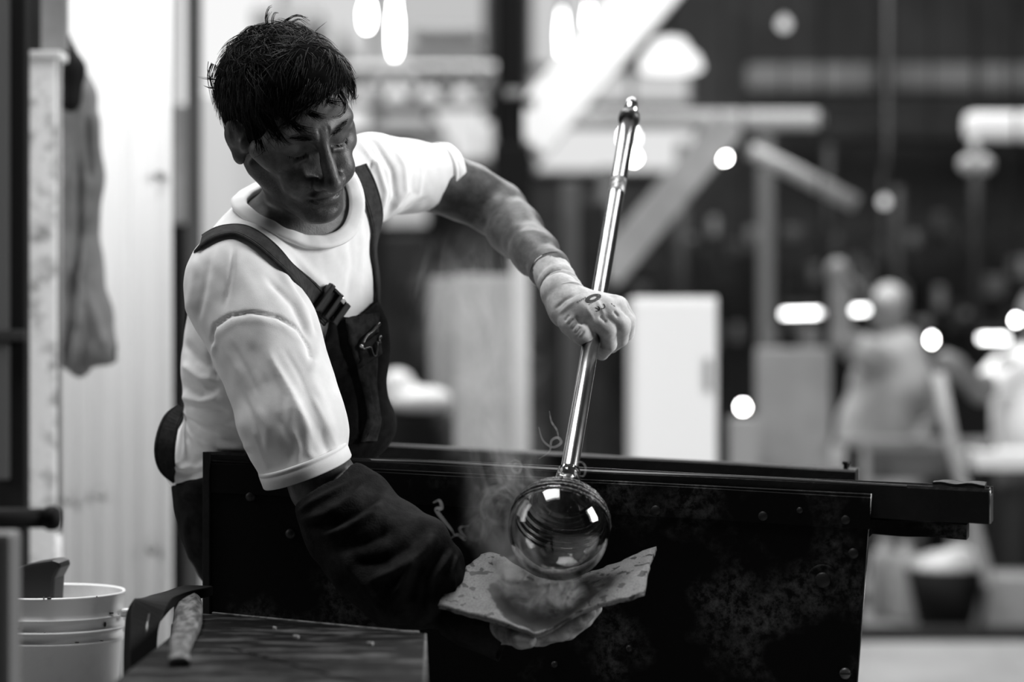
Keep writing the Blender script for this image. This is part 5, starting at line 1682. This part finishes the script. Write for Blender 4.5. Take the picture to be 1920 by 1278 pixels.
# hanging work coat
ct = Sculpt.box(P(90, 730, 4.95) - np.array([0, .12, 0]), P(225, 50, 4.95) + np.array([0, .12, 0]), .008)
ct.chain([(P(128, 90, 4.95), .012), (P(135, 180, 4.95), .045), (P(140, 330, 4.95), .055), (P(138, 500, 4.95), .052), (P(135, 640, 4.95), .05), (P(150, 690, 4.95), .02)], .03)
ct.chain([(P(160, 230, 4.93), .03), (P(162, 345, 4.93), .025), (P(150, 400, 4.93), .03)], .02)
ct.chain([(P(150, 480, 4.93), .035), (P(170, 590, 4.93), .04), (P(190, 655, 4.93), .030), (P(208, 668, 4.93), .010)], .03)
V, Q = ct.mesh(); N = normals(V, Q)
V = folds(V, N, [([(165, 200), (172, 300), (175, 345)], 8, -.02), ([(150, 250), (150, 420), (140, 560), (128, 690)], 8, -.018), ([(160, 480), (150, 580), (140, 690)], 7, .015), ([(165, 540), (185, 620), (200, 660)], 6, .012)])
co = empty('work_coat', tuple(P(135, 680, 4.95))); mesh_np('cloth', V, Q, mat('grey_coat', .17, .9, noise=5, v2=.10), co)
ct = Sculpt.box(P(100, 240, 4.88) - np.array([0, .12, 0]), P(180, 50, 4.88) + np.array([0, .12, 0]), .008)
ct.chain([(P(128, 84, 4.90), .012), (P(134, 130, 4.88), .026), (P(132, 190, 4.88), .022)], .02)
V, Q = ct.mesh(); mesh_np('hood', V, Q, M_vdk, co)
tag(co, 'grey work coat hanging on the white post at the left', 'coat')
bm = bmesh.new(); bm_tube(bm, [P(128, 88, 4.95), P(128, 70, 4.93), P(120, 76, 4.86), P(116, 90, 4.82)], .006, 8); o = mesh_bm('coat_hook', bm, M_vdk, smooth=True); tag(o, 'dark hook the grey coat hangs from', 'hook')
dd = empty('dark_door', tuple(P(15, 1278, 4.6) * np.array([1, 1, 0]))); tag(dd, 'dark metal door leaf at the far left edge', 'door')
a, b = P(-160, 1278, 4.6), P(46, 0, 4.6)
bm = bmesh.new(); bm_box(bm, ((a[0] + b[0]) / 2, 4.63, 1.3), (b[0] - a[0], .05, 2.6)); mesh_bm('leaf', bm, M_vdk, dd, bevel=.004)
boxpx('cross_rail', -160, 618, 46, 640, 4.57, .04, M_dk, dd, .004)
boxpx('stile', -10, -20, 14, 900, 4.58, .03, mat('door_grey', .05, .5), dd, .004)
# dark gap and posts beside the wall
thing_box('door_post', 'slim dark upright post behind his back', 'post', (348, -60, 374, 1300), 6.6, .06, mat('dark_post', .03, .6), ground=True)
thing_box('gap_panel', 'dark recessed panel between the sheet wall and the man, low down', 'panel', (318, 420, 352, 1300), 6.7, .05, M_vdk, ground=True)
thing_box('gap_panel', 'grey narrow panel beside the dark upright post', 'panel', (322, 196, 348, 420), 6.7, .05, M_mid)
thing_box('pale_door', 'pale narrow door behind his shoulder', 'door', (374, 180, 470, 1300), 7.0, .05, mat('pale_door', .55, .7), ground=True)
# blurred things nearest the camera at the left
o = empty('handle_bar', tuple(P(50, 970, 2.75))); tag(o, 'dark round bar with a knob end poking in at the left, near the lens', 'bar')
tubepx('bar', [(-300, 972, 2.75), (88, 971, 2.75)], .0115, M_vdk, o)
bm = bmesh.new(); bm_lathe(bm, [(0, -.006), (.011, -.005), (.0145, 0), (.0145, .008), (.011, .014), (0, .0155)], P(90, 971, 2.75), (1, 0, 0), 20); mesh_bm('knob', bm, M_vdk, o, smooth=True)
bm = bmesh.new(); c = P(-300, 972, 2.75); bm_box(bm, (c[0], c[1], c[2] / 2), (.04, .04, c[2])); mesh_bm('bar_stand', bm, M_vdk, o, bevel=.003)
a, b = P(-120, 1278, 2.55), P(20, 1000, 2.55)
bm = bmesh.new(); bm_box(bm, ((a[0] + b[0]) / 2, 2.58, b[2] / 2), (b[0] - a[0], .06, b[2])); o = mesh_bm('grey_divider', bm, mat('near_grey', .12, .7), bevel=.006); tag(o, 'out-of-focus grey divider edge at the lower left, beside the bucket', 'divider')

# ------------------------------------------------------------------ far workers, bench and floor clutter at the right
def far_person(name, label, spec, shirt_m, skin_m, trouser_m):
    o = empty('person', (spec['hip'][0], spec['hip'][1], 0)); tag(o, label, 'person')
    lo = np.min([p for part in spec['parts'].values() for ch in part for p, r in ch], axis=0) - .2
    hi = np.max([p for part in spec['parts'].values() for ch in part for p, r in ch], axis=0) + .2
    lo[2] = max(lo[2], -.02)
    ms = {'body': skin_m, 'shirt': shirt_m, 'trousers': trouser_m, 'cap': shirt_m, 'hair': M_vdk}
    for k, chains in spec['parts'].items():
        s = Sculpt.box(lo, hi, .014)
        for ch in chains: s.chain(ch, .03)
        V, Q = s.mesh(); V = V + normals(V, Q) * (.004 * vnoise(V, 40, 71))[:, None]
        mesh_np(k, V, Q, ms[k], o)
    return o
D1 = 9.4
c = lambda x, y, dd=0.0: P(x, y, D1 + dd)
body1 = [[(c(1668, 570), .060), (c(1664, 594, -.02), .065), (c(1672, 640), .05), (c(1680, 690), .12), (c(1640, 860), .13)],
         [(c(1650, 680, -.12), .055), (c(1606, 652, -.2), .048), (c(1580, 640, -.22), .045), (c(1576, 560, -.22), .038), (c(1572, 505, -.22), .045)],
         [(c(1715, 690, .1), .055), (c(1750, 770, .0), .045), (c(1720, 830, -.15), .04)],
         [(c(1640, 880), .13), (c(1580, 960, -.2), .08), (c(1575, 1090, -.2), .055), (np.array([c(1570, 1000)[0] - .06, 9.1, .04]), .045)],
         [(c(1660, 880), .13), (c(1690, 970, -.2), .08), (c(1690, 1090, -.2), .055), (np.array([c(1690, 1000)[0] - .06, 9.1, .04]), .045)]]
spec1 = {'hip': c(1650, 880), 'parts': {
    'body': body1,
    'shirt': [[(c(1680, 668), .12), (c(1672, 720), .155), (c(1650, 800), .16), (c(1625, 880), .16)], [(c(1655, 675, -.1), .075), (c(1610, 656, -.2), .062)], [(c(1712, 690, .08), .075), (c(1742, 755, .0), .06)]],
    'trousers': [[(c(1640, 890), .15), (c(1580, 960, -.2), .10), (c(1575, 1080, -.2), .075)], [(c(1660, 890), .15), (c(1690, 970, -.2), .10), (c(1690, 1080, -.2), .075)]],
    'cap': [[(c(1668, 562), .068), (c(1658, 568, -.05), .05)]]}}
far_person('w1', 'far worker in a light shirt with one arm raised, out of focus at the right', spec1, mat('light_shirt', .42, .9, noise=8, v2=.30), mat('far_skin', .20, .6), mat('far_trousers', .22, .8))
D2 = 8.9
c = lambda x, y, dd=0.0: P(x, y, D2 + dd)
body2 = [[(c(1962, 560), .08), (c(1955, 595, -.02), .085), (c(1950, 640), .05), (c(1940, 700), .12), (c(1950, 860), .13)],
         [(c(1890, 690, -.1), .055), (c(1840, 730, -.2), .045), (c(1790, 690, -.3), .038), (c(1772, 680, -.3), .042)],
         [(c(1990, 700), .055), (c(2030, 780), .045), (c(1990, 830, -.2), .04)],
         [(c(1940, 880), .13), (c(1880, 960, -.2), .08), (c(1880, 1100, -.2), .055), (np.array([c(1880, 1000)[0] - .06, 8.6, .04]), .045)],
         [(c(1970, 880), .13), (c(2000, 970, -.2), .08), (c(2000, 1100, -.2), .055), (np.array([c(2000, 1000)[0] - .06, 8.6, .04]), .045)]]
spec2 = {'hip': c(1950, 880), 'parts': {
    'body': body2,
    'shirt': [[(c(1935, 705), .13), (c(1938, 780), .15), (c(1945, 880), .15)], [(c(1890, 700, -.08), .08), (c(1856, 722, -.16), .062)], [(c(1990, 705), .08), (c(2020, 755), .065)]],
    'trousers': [[(c(1945, 900), .15), (c(1880, 960, -.2), .10), (c(1880, 1085, -.2), .075)], [(c(1965, 900), .15), (c(2000, 970, -.2), .10), (c(2000, 1085, -.2), .075)]],
    'hair': [[(c(1966, 548), .085), (c(1980, 565, .05), .07)]]}}
far_person('w2', 'far worker in a bright white T-shirt cut off by the right edge', spec2, mat('bright_shirt', .95, .9), mat('far_skin2', .16, .6), mat('far_trousers2', .03, .8))
o = tubepx('glass_rod', [(1566, 496, 9.14), (1660, 580, 9.26)], .010, M_mid); tag(o, 'thin rod slanting down from the far raised hand', 'rod')
# stools under them, their low bench, bucket, boxes, leaning pole
for x, d, lb in ((1650, 9.5, 'stool under the far worker with the raised arm'), (1955, 9.0, 'stool under the white-shirted far worker')):
    p = P(x, 940, d); o = empty('stool', (p[0], p[1], 0)); tag(o, 'dark round ' + lb, 'stool')
    bm = bmesh.new(); bm_lathe(bm, [(0, p[2] - .05), (.17, p[2] - .05), (.18, p[2] - .03), (.17, p[2]), (0, p[2])], (p[0], p[1], 0), (0, 0, 1), 20); mesh_bm('stool_seat', bm, M_dk, o, smooth=True)
    for k in range(4):
        ang = .8 + k * math.pi / 2; q = np.array([math.cos(ang), math.sin(ang), 0])
        bm = bmesh.new(); bm_tube(bm, [np.array([p[0], p[1], p[2] - .05]) + q * .1, np.array([p[0], p[1], 0]) + q * .17], .015, 8); mesh_bm('leg', bm, M_dk, o)
wb = empty('far_bench', tuple(P(1750, 850, 8.7) * np.array([1, 1, 0]))); tag(wb, 'grey steel bench with a pale rail between the far workers', 'bench')
boxpx('bench_rail', 1570, 822, 1870, 838, 8.5, .08, mat('rail_grey', .20, .5), wb, .008)
boxpx('bench_panel', 1630, 838, 1800, 900, 8.7, .05, mat('panel_grey', .12, .7), wb, .008)
boxpx('bench_top', 1830, 846, 1990, 880, 8.4, .28, mat('bench_white', .85, .6), wb, .008)
for x in (1600, 1850):
    q = P(x, 838, 8.54); bm = bmesh.new(); bm_box(bm, (q[0], q[1], q[2] / 2), (.05, .05, q[2])); mesh_bm('leg', bm, M_dk, wb, bevel=.004)
o = tubepx('leaning_pole', [(1760, 700, 8.35), (1785, 830, 8.3), (1856, 1100, 8.1)], .022, mat('pole_pale', .36, .6)); tag(o, 'pale pole leaning on the floor at the right', 'pole')
bk = empty('bucket', tuple(P(1772, 1175, 8.3) * np.array([1, 1, 0]))); tag(bk, 'black bucket heaped with pale scrap on the far floor', 'bucket')
q = P(1772, 1172, 8.3)
bm = bmesh.new(); bm_lathe(bm, [(0, .005), (.085, .005), (.135, .22), (.128, .22), (.08, .02), (0, .02)], (q[0], q[1], 0), (0, 0, 1), 24); mesh_bm('shell', bm, M_vdk, bk, smooth=True)
s = Sculpt.box(np.array([q[0] - .2, q[1] - .2, .14]), np.array([q[0] + .2, q[1] + .2, .36]), .01)
s.ell((q[0], q[1], .22), np.eye(3), (.125, .125, .06), .02); s.ell((q[0] + .05, q[1] - .02, .26), np.eye(3), (.06, .06, .035), .02)
V, Q = s.mesh(); mesh_np('scrap_heap', V, Q, mat('scrap_pale', .60, .7, noise=14, v2=.35), bk)
q = P(1930, 1175, 8.35); bm = bmesh.new(); bm_box(bm, (q[0], q[1], .15), (.34, .3, .20)); o = mesh_bm('grey_crate', bm, mat('crate_grey', .30, .7), bevel=.01); tag(o, 'low grey crate on the floor at the right edge', 'crate'); o.location.z = -.05
for i, (x, v, lb) in enumerate(((1672, .34, 'pale grey canister left of the black bucket'), (1716, .40, 'lighter grey canister touching the black bucket'))):
    q = P(x - 14 - 4 * i, 1165, 8.75 - .12 * i); bm = bmesh.new(); bm_lathe(bm, [(0, 0), (.05, 0), (.055, .02), (.055, .2), (.04, .24), (.02, .25), (.02, .28), (0, .28)], (q[0], q[1], 0), (0, 0, 1), 18)
    o = mesh_bm('canister', bm, mat('canister_grey', v, .5), smooth=True); tag(o, lb, 'canister')
o = thing_box('kerb', 'low dark kerb across the floor at the right', 'kerb', (1560, 1178, 2100, 1200), 8.05, .10, M_dk, .01, ground=True)
o = thing_box('dark_cabinet', 'dark low cabinet behind the black bucket', 'cabinet', (1640, 985, 1780, 1150), 10.0, .3, M_vdk, .01, ground=True)
o = thing_box('dark_cabinet', 'dark machine casing at the right edge behind the pole', 'cabinet', (1850, 890, 2000, 1080), 9.6, .3, M_dk, .01, ground=True)
# ------------------------------------------------------------------ smoke and steam around the hot glass
def smoke_material(name, dens, scale, stretch, lo, hi, distort=1.2, detail=5.0, fade=None):
    m = bpy.data.materials.new(name); m.use_nodes = True
    nt = m.node_tree; nt.nodes.remove(nt.nodes['Principled BSDF'])
    tc = nd(nt, 'ShaderNodeTexCoord'); mp = nd(nt, 'ShaderNodeMapping'); mp.inputs['Scale'].default_value = stretch
    nt.links.new(tc.outputs['Object'], mp.inputs['Vector'])
    nz = nd(nt, 'ShaderNodeTexNoise'); nz.inputs['Scale'].default_value = scale; nz.inputs['Detail'].default_value = detail
    nz.inputs['Distortion'].default_value = distort; nz.inputs['Roughness'].default_value = .55
    nt.links.new(mp.outputs[0], nz.inputs['Vector'])
    mr = nd(nt, 'ShaderNodeMapRange'); mr.inputs[1].default_value = lo; mr.inputs[2].default_value = hi; mr.inputs[3].default_value = 0.0; mr.inputs[4].default_value = dens
    nt.links.new(nz.outputs['Fac'], mr.inputs[0])
    out = mr.outputs[0]
    if fade:      # (axis start, axis end, radius at start, radius at end): density falls off from the plume's axis
        a, b, r0, r1 = fade
        a = np.asarray(a); b = np.asarray(b); ab = b - a
        sub = nd(nt, 'ShaderNodeVectorMath', operation='SUBTRACT'); sub.inputs[1].default_value = tuple(a)
        nt.links.new(tc.outputs['Object'], sub.inputs[0])
        dt = nd(nt, 'ShaderNodeVectorMath', operation='DOT_PRODUCT'); dt.inputs[1].default_value = tuple(ab / float(ab @ ab))
        nt.links.new(sub.outputs[0], dt.inputs[0])
        cl_ = nd(nt, 'ShaderNodeClamp'); nt.links.new(dt.outputs['Value'], cl_.inputs[0])
        sc = nd(nt, 'ShaderNodeVectorMath', operation='SCALE'); sc.inputs[0].default_value = tuple(ab); nt.links.new(cl_.outputs[0], sc.inputs['Scale'])
        dd_ = nd(nt, 'ShaderNodeVectorMath', operation='DISTANCE'); nt.links.new(sub.outputs[0], dd_.inputs[0]); nt.links.new(sc.outputs[0], dd_.inputs[1])
        rr = nd(nt, 'ShaderNodeMapRange'); rr.inputs[3].default_value = r0; rr.inputs[4].default_value = r1; nt.links.new(cl_.outputs[0], rr.inputs[0])
        dv_ = nd(nt, 'ShaderNodeMath', operation='DIVIDE'); nt.links.new(dd_.outputs['Value'], dv_.inputs[0]); nt.links.new(rr.outputs[0], dv_.inputs[1])
        fo = nd(nt, 'ShaderNodeMapRange'); fo.interpolation_type = 'SMOOTHSTEP'; fo.inputs[1].default_value = 1.0; fo.inputs[2].default_value = .15
        nt.links.new(dv_.outputs[0], fo.inputs[0])
        mu = nd(nt, 'ShaderNodeMath', operation='MULTIPLY'); nt.links.new(out, mu.inputs[0]); nt.links.new(fo.outputs[0], mu.inputs[1])
        out = mu.outputs[0]
    vs = nd(nt, 'ShaderNodeVolumeScatter'); vs.inputs['Color'].default_value = (1, 1, 1, 1)
    nt.links.new(out, vs.inputs['Density'])
    nt.links.new(vs.outputs[0], nt.nodes['Material Output'].inputs['Volume'])
    return m
def plume(name, label, a, b, r0, r1, dens, scale, stretch, lo, hi, distort=1.2):
    a = np.asarray(a); b = np.asarray(b)
    bm = bmesh.new()
    L = float(np.linalg.norm(b - a))
    bm_lathe(bm, [(0, -r0), (r0 * .75, -r0 * .7), (r0 * 1.02, 0), ((r0 + r1) * .52, L * .5), (r1 * 1.02, L), (r1 * .75, L + r1 * .7), (0, L + r1)], a, b - a, 20)
    o = mesh_bm(name, bm, smoke_material(name, dens, scale, stretch, lo, hi, distort, 5.0, (a, b, r0, r1)))
    return tag(o, label, 'smoke', kind='stuff')
plume('smoke_plume', 'thin smoke rising from the glass in front of the arm', P(975, 1040, 3.33), P(885, 560, 3.43), .075, .120, 6.5, 9.0, (1.3, 1.3, .7), .44, .72, 2.0)
plume('smoke_plume', 'denser steam curling off the wet paper under the bulb', P(965, 1085, 3.235), P(1055, 1120, 3.215), .040, .040, 60.0, 30.0, (1, 1, 1), .46, .68, 2.4)
plume('smoke_plume', 'pale puff drifting left of the bulb above the rail', P(900, 990, 3.25), P(960, 890, 3.27), .035, .05, 14.0, 24.0, (1, 1, 1), .48, .72, 2.6)
def wisp(ctl, r, dens, d, label):
    pts = spline(ctl, 40)
    bm = bmesh.new()
    rr = [r * (.35 + .65 * math.sin(math.pi * min(1, (i + 2) / 42))) for i in range(40)]
    bm_tube(bm, [P(p[0], p[1], d + .004 * math.sin(i * .4)) for i, p in enumerate(pts)], rr, 8)
    m = bpy.data.materials.new('wisp_smoke'); m.use_nodes = True; nt = m.node_tree; nt.nodes.remove(nt.nodes['Principled BSDF'])
    vs = nd(nt, 'ShaderNodeVolumeScatter'); vs.inputs['Color'].default_value = (1, 1, 1, 1); vs.inputs['Density'].default_value = dens
    nt.links.new(vs.outputs[0], nt.nodes['Material Output'].inputs['Volume'])
    o = mesh_bm('smoke_wisp', bm, m, smooth=True)
    return tag(o, label, 'smoke', kind='stuff')
wisp([(812, 942), (824, 938), (828, 952), (818, 955), (832, 975), (846, 992), (852, 1002)], .0034, 20, 3.22, 'hooked smoke wisp over the dark sleeve')
wisp([(846, 1008), (858, 1002), (872, 1010), (862, 990), (880, 985)], .0030, 14, 3.22, 'small curl of smoke beside the hooked wisp')
wisp([(1010, 800), (1018, 825), (1036, 838), (1052, 830), (1046, 820), (1034, 826), (1030, 846), (1010, 860)], .0024, 40, 3.34, 'curl of smoke at the foot of the blowpipe')
wisp([(1030, 770), (1034, 790), (1044, 806), (1048, 824)], .0018, 34, 3.34, 'thin thread of smoke above the curl')
wisp([(948, 872), (966, 862), (978, 872), (972, 886), (960, 880), (968, 868), (990, 880)], .0022, 24, 3.28, 'ring of smoke above the near rail')
wisp([(1076, 868), (1090, 866), (1098, 876), (1094, 892), (1080, 888)], .0020, 20, 3.30, 'faint ring of smoke right of the pipe')
